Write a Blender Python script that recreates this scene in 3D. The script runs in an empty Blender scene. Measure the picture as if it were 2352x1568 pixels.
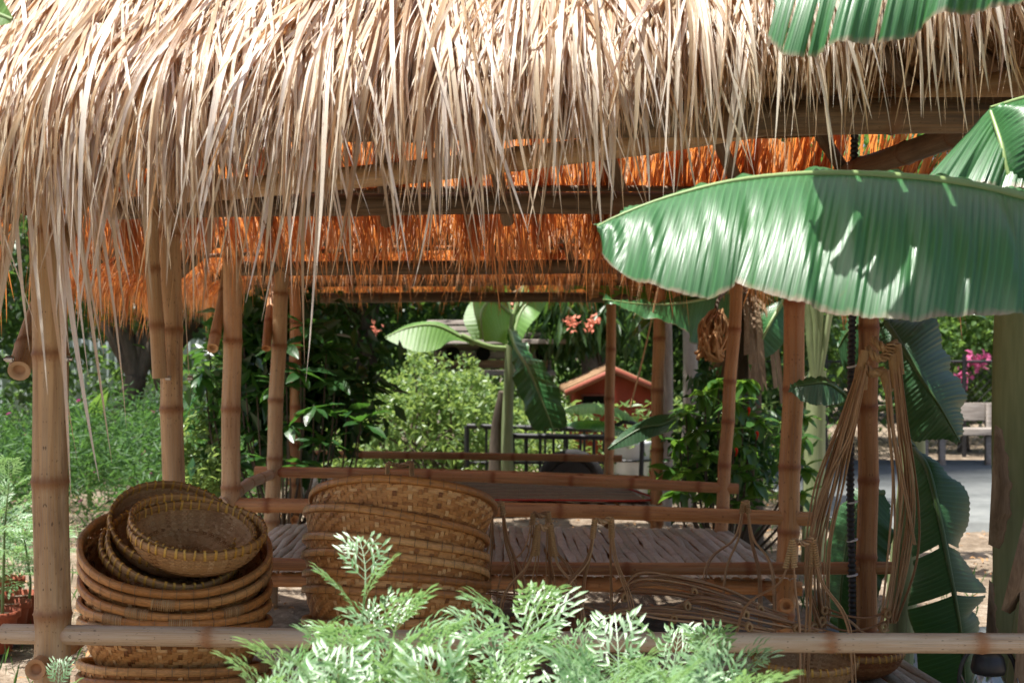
import bpy, math, random
import numpy as np
from mathutils import Vector, Matrix

rng = np.random.default_rng(7)
random.seed(7)
SC = bpy.context.scene
COL = SC.collection

# ------------------------------------------------------------------ camera
EYE = 1.48
cam_d = bpy.data.cameras.new('camera')
cam_d.sensor_width = 36.0
cam_d.lens = 50.0
cam_d.shift_y = 16.0 / 2352.0
cam_d.clip_end = 400.0
cam_d.dof.use_dof = True
cam_d.dof.focus_distance = 4.0
cam_d.dof.aperture_fstop = 6.3
cam = bpy.data.objects.new('camera', cam_d)
cam.location = (0, 0, EYE)
cam.rotation_euler = (math.radians(90), 0, 0)
COL.objects.link(cam)
SC.camera = cam

# ------------------------------------------------------------------ sky and sun
SUN_DIR = Vector((-0.23, -0.05, 0.97)).normalized()
world = bpy.data.worlds.new('World')
SC.world = world
world.use_nodes = True
wn = world.node_tree.nodes
wl = world.node_tree.links
wn.clear()
sky = wn.new('ShaderNodeTexSky')
sky.sky_type = 'NISHITA'
sky.sun_disc = False
sky.sun_elevation = math.asin(SUN_DIR.z)
sky.sun_rotation = math.atan2(SUN_DIR.x, SUN_DIR.y)
sky.air_density = 0.8
sky.dust_density = 4.0
bg = wn.new('ShaderNodeBackground')
bg.inputs['Strength'].default_value = 0.092
wo = wn.new('ShaderNodeOutputWorld')
wl.new(sky.outputs[0], bg.inputs[0])
wl.new(bg.outputs[0], wo.inputs[0])
sun_d = bpy.data.lights.new('sun', 'SUN')
sun_d.energy = 4.8
sun_d.angle = math.radians(0.53)
sun_d.color = (1.0, 0.965, 0.915)
sun = bpy.data.objects.new('sun', sun_d)
sun.rotation_euler = SUN_DIR.to_track_quat('Z', 'Y').to_euler()
sun.location = (-6, 10, 25)
COL.objects.link(sun)

SC.view_settings.view_transform = 'Standard'
SC.view_settings.look = 'None'
SC.view_settings.exposure = 1.16
SC.view_settings.gamma = 1.0
SC.view_settings.use_curve_mapping = False
SC.cycles.use_denoising = True
SC.cycles.max_bounces = 10
SC.cycles.transmission_bounces = 10
SC.cycles.diffuse_bounces = 6
SC.cycles.transparent_max_bounces = 8
SC.cycles.sample_clamp_indirect = 6.0
SC.cycles.caustics_reflective = False
SC.cycles.caustics_refractive = False

# ------------------------------------------------------------------ helpers
def at(x, y, d):
    """point seen at a spot of the (2352 wide) photograph, d metres in front of the camera"""
    return Vector(((x - 1176.0) * d / 3267.0, d, EYE + (800.0 - y) * d / 3267.0))

def U(a, b):
    return random.uniform(a, b)

class MB:
    """collects faces; one mesh object comes out.  attribute A = 4 floats per vertex"""
    def __init__(self):
        self.v, self.a, self.q, self.t, self.n = [], [], [], [], 0
    def add(self, v, quads=None, tris=None, a=None):
        v = np.asarray(v, dtype=np.float32).reshape(-1, 3)
        if a is None:
            a = np.zeros((len(v), 4), np.float32)
        a = np.asarray(a, np.float32)
        if a.ndim == 1:
            a = np.tile(a, (len(v), 1))
        self.v.append(v); self.a.append(a)
        if quads is not None and len(quads):
            self.q.append(np.asarray(quads, np.int32).reshape(-1, 4) + self.n)
        if tris is not None and len(tris):
            self.t.append(np.asarray(tris, np.int32).reshape(-1, 3) + self.n)
        self.n += len(v)
    def mesh(self, name, mat, smooth=True):
        me = bpy.data.meshes.new(name)
        v = np.concatenate(self.v); a = np.concatenate(self.a)
        q = np.concatenate(self.q) if self.q else np.zeros((0, 4), np.int32)
        t = np.concatenate(self.t) if self.t else np.zeros((0, 3), np.int32)
        loops = np.concatenate([q.ravel(), t.ravel()]).astype(np.int32)
        starts = np.concatenate([np.arange(len(q)) * 4, len(q) * 4 + np.arange(len(t)) * 3]).astype(np.int32)
        me.vertices.add(len(v)); me.vertices.foreach_set('co', v.ravel())
        me.loops.add(len(loops)); me.loops.foreach_set('vertex_index', loops)
        me.polygons.add(len(starts)); me.polygons.foreach_set('loop_start', starts)
        if smooth:
            me.polygons.foreach_set('use_smooth', np.ones(len(starts), bool))
        at_ = me.attributes.new('A', 'FLOAT_COLOR', 'POINT')
        at_.data.foreach_set('color', a.ravel())
        me.update(calc_edges=True)
        me.validate()
        if mat is not None:
            me.materials.append(mat)
        return me
    def build(self, name, mat, parent=None, smooth=True):
        return link(name, self.mesh(name, mat, smooth), parent)

def link(name, me, parent=None, local=False):
    o = bpy.data.objects.new(name, me)
    COL.objects.link(o)
    if parent is not None:
        o.parent = parent
        if not local:
            o.matrix_parent_inverse = WM[parent.name].inverted()
        WM[o.name] = Matrix.Identity(4) if not local else WM[parent.name].copy()
    else:
        WM[o.name] = Matrix.Identity(4)
    return o
WM = {}   # world matrices of the objects as built

def thing(name, label, cat, loc=(0, 0, 0), rot=None, scale=1.0, group=None):
    o = bpy.data.objects.new(name, None)
    o.empty_display_size = 0.1
    COL.objects.link(o)
    m = Matrix.Translation(Vector(loc))
    if rot is not None:
        o.rotation_euler = rot
        m = m @ Matrix.Rotation(rot[2], 4, 'Z') @ Matrix.Rotation(rot[1], 4, 'Y') @ Matrix.Rotation(rot[0], 4, 'X')
    o.location = loc
    if scale != 1.0:
        o.scale = (scale,) * 3
        m = m @ Matrix.Scale(scale, 4)
    WM[o.name] = m
    return tag(o, label, cat, group)

def tag(o, label=None, cat=None, group=None, kind=None):
    if label: o['label'] = label
    if cat: o['category'] = cat
    if group: o['group'] = group
    if kind: o['kind'] = kind
    return o

def inst(name, me, parent, loc, rot, scale):
    """a piece sharing mesh data, placed by world coordinates under parent"""
    o = bpy.data.objects.new(name, me)
    COL.objects.link(o)
    if parent is not None:
        o.parent = parent
        o.matrix_parent_inverse = WM[parent.name].inverted()
    if isinstance(rot, Matrix):
        o.rotation_euler = rot.to_euler()
    else:
        o.rotation_euler = rot
    o.location = loc
    o.scale = scale if hasattr(scale, '__len__') else (scale,) * 3
    return o

def frames(P):
    P = np.asarray(P, float)
    T = np.gradient(P, axis=0)
    T /= np.linalg.norm(T, axis=1)[:, None] + 1e-12
    ref = np.array([0, 1.0, 0]) if abs(T[0][1]) < 0.9 else np.array([1.0, 0, 0])
    Nn = np.zeros_like(P)
    n = ref - T[0] * ref.dot(T[0]); n /= np.linalg.norm(n)
    for i in range(len(P)):
        n = n - T[i] * n.dot(T[i]); n /= np.linalg.norm(n) + 1e-12
        Nn[i] = n
    B = np.cross(T, Nn)
    return T, Nn, B

def tube(mb, P, R, sides=8, caps=True, rnd=0.5, flat=1.0, alpha=None, blue=None):
    """tube along P; flat<1 squashes the second axis"""
    P = np.asarray(P, float); K = len(P)
    R = np.atleast_1d(np.asarray(R, float))
    if len(R) != K:
        R = np.interp(np.linspace(0, 1, K), np.linspace(0, 1, len(R)), R) if len(R) > 1 else np.repeat(R, K)
    T, N, B = frames(P)
    ang = np.linspace(0, 2 * np.pi, sides, endpoint=False)
    ring = N[:, None, :] * np.cos(ang)[None, :, None] + B[:, None, :] * (np.sin(ang) * flat)[None, :, None]
    V = P[:, None, :] + ring * R[:, None, None]
    L = np.concatenate([[0], np.cumsum(np.linalg.norm(np.diff(P, axis=0), axis=1))])
    A = np.zeros((K, sides, 4))
    A[..., 0] = rnd; A[..., 1] = L[:, None]
    A[..., 2] = 0 if blue is None else np.asarray(blue)[:, None]
    A[..., 3] = (1 - np.abs(ang / np.pi - 1))[None, :]
    i = np.arange(K - 1)[:, None] * sides; j = np.arange(sides)[None, :]; jn = (j + 1) % sides
    Q = np.stack([i + j, i + jn, i + sides + jn, i + sides + j], -1).reshape(-1, 4)
    base = mb.n
    mb.add(V.reshape(-1, 3), Q, None, A.reshape(-1, 4))
    if caps:
        for k in (0, K - 1):
            c = P[k]
            vv = np.vstack([V[k], c[None]])
            tri = [[sides, (m + 1) % sides, m] if k == 0 else [sides, m, (m + 1) % sides] for m in range(sides)]
            aa = np.zeros((sides + 1, 4)); aa[:, 0] = rnd; aa[:, 1] = L[k]
            mb.add(vv, None, tri, aa)

def bez(pts, n=16):
    """smooth curve through the points (Catmull-Rom)"""
    P = [Vector(p) for p in pts]
    P = [P[0] * 2 - P[1]] + P + [P[-1] * 2 - P[-2]]
    out = []
    m = len(P) - 3
    per = max(2, int(math.ceil(n / m)))
    for i in range(m):
        p0, p1, p2, p3 = P[i:i + 4]
        for k in range(per + (1 if i == m - 1 else 0)):
            t = k / per
            out.append(0.5 * ((2 * p1) + (p2 - p0) * t + (2 * p0 - 5 * p1 + 4 * p2 - p3) * t * t + (3 * p1 - p0 - 3 * p2 + p3) * t ** 3))
    return np.array([list(p) for p in out])

def resample(P, n):
    P = np.asarray(P, float)
    L = np.concatenate([[0], np.cumsum(np.linalg.norm(np.diff(P, axis=0), axis=1))])
    s = np.linspace(0, L[-1], n)
    return np.stack([np.interp(s, L, P[:, k]) for k in range(3)], 1)

def strips(mb, P, S, W, rnd, rnd2=None):
    """many ribbons: P N,K,3 centre lines; S N,K,3 side vectors; W N,K half widths"""
    N, K = P.shape[:2]
    V = np.stack([P - S * W[..., None], P + S * W[..., None]], 2)
    A = np.zeros((N, K, 2, 4))
    A[..., 0] = rnd[:, None, None]
    A[..., 1] = np.linspace(0, 1, K)[None, :, None]
    A[..., 2] = np.array([0, 1])[None, None, :]
    A[..., 3] = (rnd2 if rnd2 is not None else rnd)[:, None, None]
    b = (np.arange(N) * K * 2)[:, None] + np.arange(K - 1)[None, :] * 2
    Q = np.stack([b, b + 1, b + 3, b + 2], -1).reshape(-1, 4)
    mb.add(V.reshape(-1, 3), Q, None, A.reshape(-1, 4))

def box(mb, lo, hi, rnd=0.5, rotz=0.0, c=None, bev=0.0):
    lo = np.array(lo, float); hi = np.array(hi, float)
    b = bev
    # chamfered box: 24 vertices
    vs = []; 
    for sx in (0, 1):
        for sy in (0, 1):
            for sz in (0, 1):
                p = np.array([hi[0] if sx else lo[0], hi[1] if sy else lo[1], hi[2] if sz else lo[2]])
                d = np.array([-1 if sx else 1, -1 if sy else 1, -1 if sz else 1]) * b
                vs += [p + d * [0, 1, 1], p + d * [1, 0, 1], p + d * [1, 1, 0]]
    vs = np.array(vs)
    idx = lambda x, y, z, k: ((x * 2 + y) * 2 + z) * 3 + k
    Q = []
    for s in (0, 1):
        f = [idx(s, 0, 0, 0), idx(s, 1, 0, 0), idx(s, 1, 1, 0), idx(s, 0, 1, 0)]; Q.append(f if s else f[::-1])
        f = [idx(0, s, 0, 1), idx(0, s, 1, 1), idx(1, s, 1, 1), idx(1, s, 0, 1)]; Q.append(f if s else f[::-1])
        f = [idx(0, 0, s, 2), idx(1, 0, s, 2), idx(1, 1, s, 2), idx(0, 1, s, 2)]; Q.append(f if s else f[::-1])
    T = []
    if b > 0:
        for a_ in (0, 1):
            for c_ in (0, 1):
                Q.append([idx(a_, c_, 0, 0), idx(a_, c_, 1, 0), idx(a_, c_, 1, 1), idx(a_, c_, 0, 1)])
                Q.append([idx(a_, 0, c_, 0), idx(a_, 1, c_, 0), idx(a_, 1, c_, 2), idx(a_, 0, c_, 2)])
                Q.append([idx(0, a_, c_, 1), idx(1, a_, c_, 1), idx(1, a_, c_, 2), idx(0, a_, c_, 2)])
        for x in (0, 1):
            for y in (0, 1):
                for z in (0, 1):
                    T.append([idx(x, y, z, 0), idx(x, y, z, 1), idx(x, y, z, 2)])
    if rotz:
        c0 = np.array(c if c is not None else (lo + hi) / 2)
        R = np.array([[math.cos(rotz), -math.sin(rotz), 0], [math.sin(rotz), math.cos(rotz), 0], [0, 0, 1]])
        vs = (vs - c0) @ R.T + c0
    a = np.zeros((len(vs), 4)); a[:, 0] = rnd
    mb.add(vs, Q, T, a)

def lathe(mb, prof, seg=24, rnd=0.5, c=(0, 0, 0)):
    prof = np.array(prof, float); K = len(prof)
    ang = np.linspace(0, 2 * np.pi, seg, endpoint=False)
    V = np.stack([prof[:, 0][:, None] * np.cos(ang), prof[:, 0][:, None] * np.sin(ang), np.repeat(prof[:, 1][:, None], seg, 1)], -1) + np.array(c)
    i = np.arange(K - 1)[:, None] * seg; j = np.arange(seg)[None, :]; jn = (j + 1) % seg
    Q = np.stack([i + j, i + jn, i + seg + jn, i + seg + j], -1).reshape(-1, 4)
    A = np.zeros((K, seg, 4)); A[..., 0] = rnd; A[..., 1] = np.linspace(0, 1, K)[:, None]; A[..., 3] = ang / 6.2832
    mb.add(V.reshape(-1, 3), Q, None, A.reshape(-1, 4))

# ------------------------------------------------------------------ materials
class NT:
    def __init__(self, name):
        self.m = bpy.data.materials.new(name); self.m.use_nodes = True
        self.t = self.m.node_tree; self.t.nodes.clear()
        self.out = self.t.nodes.new('ShaderNodeOutputMaterial')
    def n(self, typ, _props=None, **ins):
        nd = self.t.nodes.new('ShaderNode' + typ)
        for k, v in (_props or {}).items():
            setattr(nd, k, v)
        for k, v in ins.items():
            self.set(nd, k, v)
        return nd
    def set(self, nd, k, v):
        key = int(k[1:]) if k[0] == 'i' and k[1:].isdigit() else k.replace('_', ' ')
        s = nd.inputs[key]
        if hasattr(v, 'is_linked') or isinstance(v, bpy.types.NodeSocket):
            self.t.links.new(v, s)
        else:
            if s.type == 'RGBA' and len(v) == 3:
                v = (*v, 1)
            s.default_value = v
    def A(self):
        a = self.n('Attribute', {'attribute_name': 'A'})
        s = self.n('SeparateColor', None, i0=a.outputs['Color'])
        return s.outputs[0], s.outputs[1], s.outputs[2], a.outputs['Alpha']
    def noise(self, vec, scale, detail=4, rough=0.6, dist=0.0):
        n_ = self.n('TexNoise', None, Scale=scale, Detail=detail, Roughness=rough, Distortion=dist)
        if vec is not None:
            self.t.links.new(vec, n_.inputs['Vector'])
        return n_.outputs['Fac']
    def comb(self, x, y, z=0.0):
        return self.n('CombineXYZ', None, i0=x, i1=y, i2=z).outputs[0]
    def math(self, op, a, b=0.0, clamp=False):
        m = self.n('Math', {'operation': op, 'use_clamp': clamp}, i0=a, i1=b)
        return m.outputs[0]
    def ramp(self, fac, stops, interp='LINEAR'):
        r = self.n('ValToRGB', None, i0=fac)
        el = r.color_ramp.elements
        r.color_ramp.interpolation = interp
        while len(el) < len(stops):
            el.new(0.5)
        for e, (p, c) in zip(el, stops):
            e.position = p
            e.color = (*c, 1) if len(c) == 3 else c
        return r.outputs[0]
    def mix(self, fac, a, b, blend='MIX'):
        m = self.n('Mix', {'data_type': 'RGBA', 'blend_type': blend})
        for k, v in ((0, fac), (6, a), (7, b)):
            s = m.inputs[k]
            if isinstance(v, bpy.types.NodeSocket):
                self.t.links.new(v, s)
            else:
                s.default_value = v if k == 0 else ((*v, 1) if len(v) == 3 else v)
        return m.outputs[2]
    def bump(self, h, strength=0.4, dist=0.01):
        return self.n('Bump', None, Height=h, Strength=strength, Distance=dist).outputs[0]
    def surf(self, sh):
        self.t.links.new(sh, self.out.inputs['Surface'])
        return self.m
    def pri(self, col, rough=0.6, spec=0.5, normal=None, metal=0.0, **kw):
        p = self.n('BsdfPrincipled')
        self.set(p, 'Base_Color', col); self.set(p, 'Roughness', rough)
        self.set(p, 'Specular_IOR_Level', spec); self.set(p, 'Metallic', metal)
        if normal is not None:
            self.set(p, 'Normal', normal)
        for k, v in kw.items():
            self.set(p, k, v)
        return p.outputs[0]
    def mixs(self, fac, a, b):
        m = self.n('MixShader', None, i0=fac, i1=a, i2=b)
        return m.outputs[0]
    def obj(self):
        return self.n('TexCoord').outputs['Object']

def bamboo_mat(name, light, mid, dark, node, grey=(0.40, 0.36, 0.31)):
    t = NT(name)
    r, g, b, a = t.A()
    sh = t.math('MULTIPLY', r, 37.0)
    vec = t.comb(t.math('MULTIPLY', a, 0.9), t.math('MULTIPLY', g, 0.55), sh)
    vec2 = t.comb(t.math('MULTIPLY', a, 3.0), t.math('MULTIPLY', g, 0.12), sh)
    vec3 = t.comb(t.math('MULTIPLY', a, 0.35), g, sh)
    n1 = t.noise(vec, 5.0, 5, 0.65)
    n2 = t.noise(vec2, 14.0, 3, 0.6)
    n3 = t.noise(vec3, 26.0, 5, 0.75)
    c = t.ramp(n1, [(0.28, dark), (0.48, mid), (0.68, light)])
    c = t.mix(t.math('MULTIPLY', t.ramp(n2, [(0.42, (0, 0, 0)), (0.7, (1, 1, 1))]), 0.5), c, grey)
    n5 = t.noise(vec, 2.3, 4, 0.7, 0.6)
    c = t.mix(t.ramp(n5, [(0.55, (0, 0, 0)), (0.68, (0.55, 0.55, 0.55))]), c, [min(0.85, k * 1.12) for k in light])
    c = t.mix(t.ramp(n5, [(0.30, (0.6, 0.6, 0.6)), (0.42, (0, 0, 0))]), c, [k * 0.5 for k in dark])
    # orange-brown bands round the nodes with ragged edges
    nb = t.math('ADD', b, t.math('MULTIPLY', t.math('SUBTRACT', n3, 0.5), 1.1))
    c = t.mix(t.ramp(nb, [(0.25, (0, 0, 0)), (0.95, (0.8, 0.8, 0.8))]), c, node)
    # specks, scuffs
    n4 = t.noise(vec3, 60.0, 2, 0.5)
    c = t.mix(t.ramp(n4, [(0.66, (0, 0, 0)), (0.73, (0.75, 0.75, 0.75))]), c, (0.06, 0.035, 0.02))
    # per-pole brightness
    c = t.mix(1.0, c, t.ramp(r, [(0, (0.8, 0.76, 0.72)), (1, (1.08, 1.06, 1.04))]), 'MULTIPLY')
    h = t.math('ADD', t.math('MULTIPLY', n2, 0.6), t.math('MULTIPLY', n3, 0.4))
    return t.surf(t.pri(c, t.ramp(n1, [(0.2, (0.62,) * 3), (0.8, (0.42,) * 3)]), 0.35, t.bump(h, 0.55, 0.005)))

M_BAM = bamboo_mat('bamboo_pale', (0.67, 0.48, 0.285), (0.56, 0.36, 0.18), (0.38, 0.20, 0.085), (0.28, 0.115, 0.04))
M_BAMO = bamboo_mat('bamboo_orange', (0.57, 0.315, 0.14), (0.47, 0.22, 0.08), (0.29, 0.11, 0.038), (0.24, 0.075, 0.025), (0.30, 0.24, 0.19))
M_BAMG = bamboo_mat('bamboo_grey', (0.76, 0.64, 0.49), (0.62, 0.46, 0.30), (0.48, 0.30, 0.16), (0.42, 0.19, 0.075), (0.72, 0.68, 0.62))
M_BAMD = bamboo_mat('bamboo_old', (0.27, 0.20, 0.13), (0.19, 0.125, 0.07), (0.07, 0.05, 0.035), (0.16, 0.08, 0.035), (0.05, 0.05, 0.05))

def thatch_mat(name, cols, trans, tf=0.42, rough=0.42, spec=0.45):
    t = NT(name)
    r, g, b, a = t.A()
    c = t.ramp(r, cols)
    ex = t.math('SUBTRACT', 1.0, t.math('ABSOLUTE', t.math('SUBTRACT', t.math('MULTIPLY', b, 2.0), 1.0)))
    st = t.noise(t.comb(t.math('MULTIPLY', b, 1.6), t.math('MULTIPLY', g, 0.7), t.math('MULTIPLY', a, 91.0)), 9.0, 3, 0.6)
    c = t.mix(1.0, c, t.ramp(st, [(0.3, (0.62, 0.57, 0.52)), (0.62, (1.08, 1.06, 1.03))]), 'MULTIPLY')
    sp = t.noise(t.comb(t.math('MULTIPLY', b, 2.0), t.math('MULTIPLY', g, 26.0), t.math('MULTIPLY', a, 57.0)), 1.7, 3, 0.7)
    c = t.mix(t.ramp(sp, [(0.60, (0, 0, 0)), (0.74, (0.5, 0.5, 0.5))]), c, (0.20, 0.10, 0.045))
    nrm = t.bump(t.math('ADD', st, t.math('MULTIPLY', ex, 0.6)), 0.5, 0.003)
    p = t.pri(c, rough, spec, nrm)
    tr = t.n('BsdfTranslucent', None, Color=t.mix(0.35, trans, c, 'MULTIPLY'), Normal=nrm).outputs[0]
    return t.surf(t.mixs(tf, p, tr))

STRAW = [(0.0, (0.14, 0.075, 0.035)), (0.15, (0.35, 0.245, 0.135)), (0.4, (0.62, 0.53, 0.36)), (0.68, (0.78, 0.735, 0.605)), (1.0, (0.86, 0.85, 0.80))]
M_THATCH = thatch_mat('thatch_straw', STRAW, (0.95, 0.46, 0.16), 0.28, 0.33, 0.75)
M_THATCH2 = thatch_mat('thatch_straw_backlit', [(0.0, (0.12, 0.05, 0.022)), (0.3, (0.32, 0.15, 0.065)), (0.6, (0.52, 0.31, 0.145)), (1.0, (0.74, 0.56, 0.36))], (0.95, 0.37, 0.09), 0.5)  # rust and orange tones put the backlit glow into the straw colour

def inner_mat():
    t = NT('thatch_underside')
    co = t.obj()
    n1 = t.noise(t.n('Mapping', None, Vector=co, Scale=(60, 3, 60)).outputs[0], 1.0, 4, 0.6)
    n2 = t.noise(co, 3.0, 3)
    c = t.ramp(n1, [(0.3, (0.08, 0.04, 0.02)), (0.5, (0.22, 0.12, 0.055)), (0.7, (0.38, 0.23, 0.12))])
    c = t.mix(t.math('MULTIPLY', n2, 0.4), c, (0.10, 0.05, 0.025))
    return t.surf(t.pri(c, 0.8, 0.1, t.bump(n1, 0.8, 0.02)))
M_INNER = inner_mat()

def weave_mat(name, cols, rough=0.5, spec=0.4):
    t = NT(name)
    r, g, b, a = t.A()
    c = t.ramp(r, cols)
    st = t.noise(t.comb(t.math('MULTIPLY', b, 3.0), t.math('MULTIPLY', g, 9.0), t.math('MULTIPLY', a, 71.0)), 5.0, 4, 0.65)
    c = t.mix(1.0, c, t.ramp(st, [(0.25, (0.55, 0.50, 0.45)), (0.65, (1.12, 1.1, 1.06))]), 'MULTIPLY')
    n2 = t.noise(t.obj(), 7.0, 4, 0.7)
    c = t.mix(t.ramp(n2, [(0.5, (0, 0, 0)), (0.75, (0.5, 0.5, 0.5))]), c, (0.20, 0.10, 0.045))
    return t.surf(t.pri(c, rough, spec, t.bump(st, 0.4, 0.002)))
M_WEAVE = weave_mat('basket_weave', [(0, (0.25, 0.10, 0.028)), (0.35, (0.52, 0.235, 0.068)), (0.7, (0.70, 0.375, 0.135)), (1, (0.82, 0.53, 0.255))])
M_WEAVEF = weave_mat('fine_weave', [(0, (0.34, 0.165, 0.06)), (0.5, (0.62, 0.37, 0.165)), (1, (0.80, 0.57, 0.32))])
M_WEAVER = weave_mat('red_weave', [(0, (0.26, 0.09, 0.035)), (0.5, (0.40, 0.17, 0.06)), (1, (0.52, 0.27, 0.12))])
M_RIM = weave_mat('basket_rim', [(0, (0.32, 0.13, 0.036)), (0.5, (0.56, 0.26, 0.08)), (1, (0.72, 0.42, 0.17))], 0.4, 0.4)
M_RIMG = weave_mat('small_basket_rim', [(0, (0.42, 0.22, 0.08)), (1, (0.60, 0.37, 0.17))], 0.45, 0.4)
M_WIRE = weave_mat('rim_wire', [(0, (0.20, 0.12, 0.06)), (1, (0.32, 0.22, 0.13))])
M_BIND = weave_mat('yellow_binding', [(0, (0.72, 0.38, 0.05)), (1, (0.88, 0.58, 0.13))], 0.35, 0.5)
M_BINDO = weave_mat('cane_binding', [(0, (0.42, 0.25, 0.11)), (1, (0.62, 0.43, 0.22))])
M_RATTAN = weave_mat('rattan_strip', [(0, (0.34, 0.18, 0.085)), (0.5, (0.52, 0.32, 0.165)), (1, (0.68, 0.47, 0.28))], 0.45, 0.4)
M_SLAT = weave_mat('bamboo_slat', [(0, (0.38, 0.345, 0.275)), (0.5, (0.52, 0.48, 0.395)), (1, (0.65, 0.61, 0.52))], 0.6, 0.3)

def leaf_mat(name, c1, c2, trans, tf=0.35, rough=0.38, spec=0.5, vein=0.0, edge=None):
    """A.r random, A.g vein phase, A.b across 0..1"""
    t = NT(name)
    r, g, b, a = t.A()
    n1 = t.noise(t.obj(), 4.0, 4, 0.6)
    c = t.mix(r, c1, c2)
    c = t.mix(1.0, c, t.ramp(n1, [(0.3, (0.78, 0.8, 0.75)), (0.7, (1.15, 1.12, 1.1))]), 'MULTIPLY')
    nrm = None
    if vein:
        w = t.math('SINE', t.math('MULTIPLY', g, 6.2832))
        w2 = t.math('SINE', t.math('MULTIPLY', g, 6.2832 * 5))
        hh = t.math('ADD', w, t.math('MULTIPLY', w2, 0.35))
        c = t.mix(t.math('MULTIPLY', t.ramp(w, [(0.55, (0, 0, 0)), (1.0, (1, 1, 1))]), 0.35), c, [min(1, k * 1.9 + 0.02) for k in c2])
        sp_ = t.noise(t.obj(), 38.0, 3, 0.6)
        c = t.mix(t.ramp(sp_, [(0.70, (0, 0, 0)), (0.78, (0.45, 0.45, 0.45))]), c, (0.13, 0.11, 0.04))
        nrm = t.bump(hh, 0.35, vein)
    else:
        nrm = t.bump(t.noise(t.obj(), 90.0, 2), 0.15, 0.002)
    if edge is not None:
        e = t.math('ADD', b, t.math('MULTIPLY', t.math('SUBTRACT', t.noise(t.obj(), 22.0, 4, 0.7), 0.5), 0.10))
        c = t.mix(t.ramp(e, [(0.965, (0, 0, 0)), (1.0, (1, 1, 1))]), c, edge)
    p = t.pri(c, rough, spec, nrm)
    tr = t.n('BsdfTranslucent', None, Color=t.mix(0.15, trans, c), Normal=nrm).outputs[0]
    return t.surf(t.mixs(tf, p, tr))

M_BAN = leaf_mat('banana_leaf', (0.020, 0.100, 0.026), (0.032, 0.132, 0.036), (0.18, 0.42, 0.05), 0.16, 0.36, 0.75, 0.003, (0.20, 0.15, 0.09))
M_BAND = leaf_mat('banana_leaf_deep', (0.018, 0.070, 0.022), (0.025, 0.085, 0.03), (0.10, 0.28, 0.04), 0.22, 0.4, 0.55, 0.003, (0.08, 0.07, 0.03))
M_BANY = leaf_mat('banana_leaf_young', (0.10, 0.22, 0.05), (0.14, 0.28, 0.07), (0.32, 0.55, 0.08), 0.4, 0.4, 0.55, 0.003)
M_DRY = leaf_mat('dry_leaf', (0.34, 0.17, 0.07), (0.50, 0.30, 0.14), (0.60, 0.28, 0.08), 0.3, 0.6, 0.3, 0.002)
M_FERN = leaf_mat('feathery_leaf', (0.10, 0.23, 0.07), (0.27, 0.40, 0.25), (0.34, 0.56, 0.17), 0.34, 0.38, 0.9)
M_SHRUB = leaf_mat('glossy_leaf', (0.018, 0.065, 0.018), (0.032, 0.10, 0.025), (0.13, 0.34, 0.04), 0.28, 0.33, 0.6)
M_BUSH = leaf_mat('pale_bush_leaf', (0.10, 0.19, 0.05), (0.17, 0.27, 0.09), (0.38, 0.52, 0.12), 0.42, 0.4, 0.6)
M_COSMOS = leaf_mat('flower_bed_leaf', (0.022, 0.07, 0.022), (0.065, 0.15, 0.05), (0.15, 0.33, 0.06), 0.36, 0.5, 0.35)
M_TREE = leaf_mat('tree_leaf', (0.022, 0.06, 0.018), (0.05, 0.11, 0.03), (0.16, 0.32, 0.05), 0.36, 0.42, 0.5)
M_TREEL = leaf_mat('light_tree_leaf', (0.06, 0.13, 0.035), (0.10, 0.19, 0.05), (0.26, 0.44, 0.08), 0.4, 0.45, 0.45)
M_CHILI = leaf_mat('chilli_leaf', (0.035, 0.11, 0.025), (0.07, 0.17, 0.035), (0.24, 0.46, 0.05), 0.38, 0.3, 0.55)
M_STEM = leaf_mat('green_stem', (0.12, 0.19, 0.06), (0.17, 0.24, 0.09), (0.2, 0.35, 0.06), 0.1, 0.5, 0.4)
M_RIB = leaf_mat('leaf_midrib', (0.22, 0.32, 0.12), (0.28, 0.38, 0.16), (0.3, 0.45, 0.1), 0.15, 0.4, 0.5)
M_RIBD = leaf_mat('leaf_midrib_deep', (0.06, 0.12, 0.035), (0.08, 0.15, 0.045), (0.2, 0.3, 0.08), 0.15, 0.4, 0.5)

def flower_mat(name, c):
    t = NT(name)
    return t.surf(t.mixs(0.4, t.pri(c, 0.6, 0.2), t.n('BsdfTranslucent', None, Color=c).outputs[0]))
M_PINK = flower_mat('pink_petal', (0.66, 0.16, 0.34))
M_PURPLE = flower_mat('purple_petal', (0.40, 0.04, 0.22))
M_CORAL = flower_mat('coral_petal', (0.80, 0.30, 0.20))
M_CHRED = flower_mat('red_fruit', (0.70, 0.05, 0.02))

def noisy(name, cols, scale=6.0, rough=0.8, spec=0.2, bump=0.4, stretch=(1, 1, 1), metal=0.0, detail=6, bd=0.01):
    t = NT(name)
    co = t.n('Mapping', None, Vector=t.obj(), Scale=stretch).outputs[0]
    n1 = t.noise(co, scale, detail, 0.65)
    n2 = t.noise(co, scale * 7.3, 4, 0.6)
    f = t.math('ADD', t.math('MULTIPLY', n1, 0.7), t.math('MULTIPLY', n2, 0.3))
    c = t.ramp(f, [(0.32 + 0.36 * k / max(1, len(cols) - 1), cc) for k, cc in enumerate(cols)])
    return t.surf(t.pri(c, rough, spec, t.bump(f, bump, bd), metal))
M_BARK = noisy('bark', [(0.035, 0.028, 0.022), (0.10, 0.08, 0.06), (0.17, 0.14, 0.11)], 5, 0.9, 0.1, 0.8, (1, 1, 0.25))
M_BARKG = noisy('grey_bark', [(0.16, 0.14, 0.12), (0.30, 0.27, 0.23), (0.40, 0.36, 0.31)], 5, 0.9, 0.1, 0.7, (1, 1, 0.3))
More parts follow.
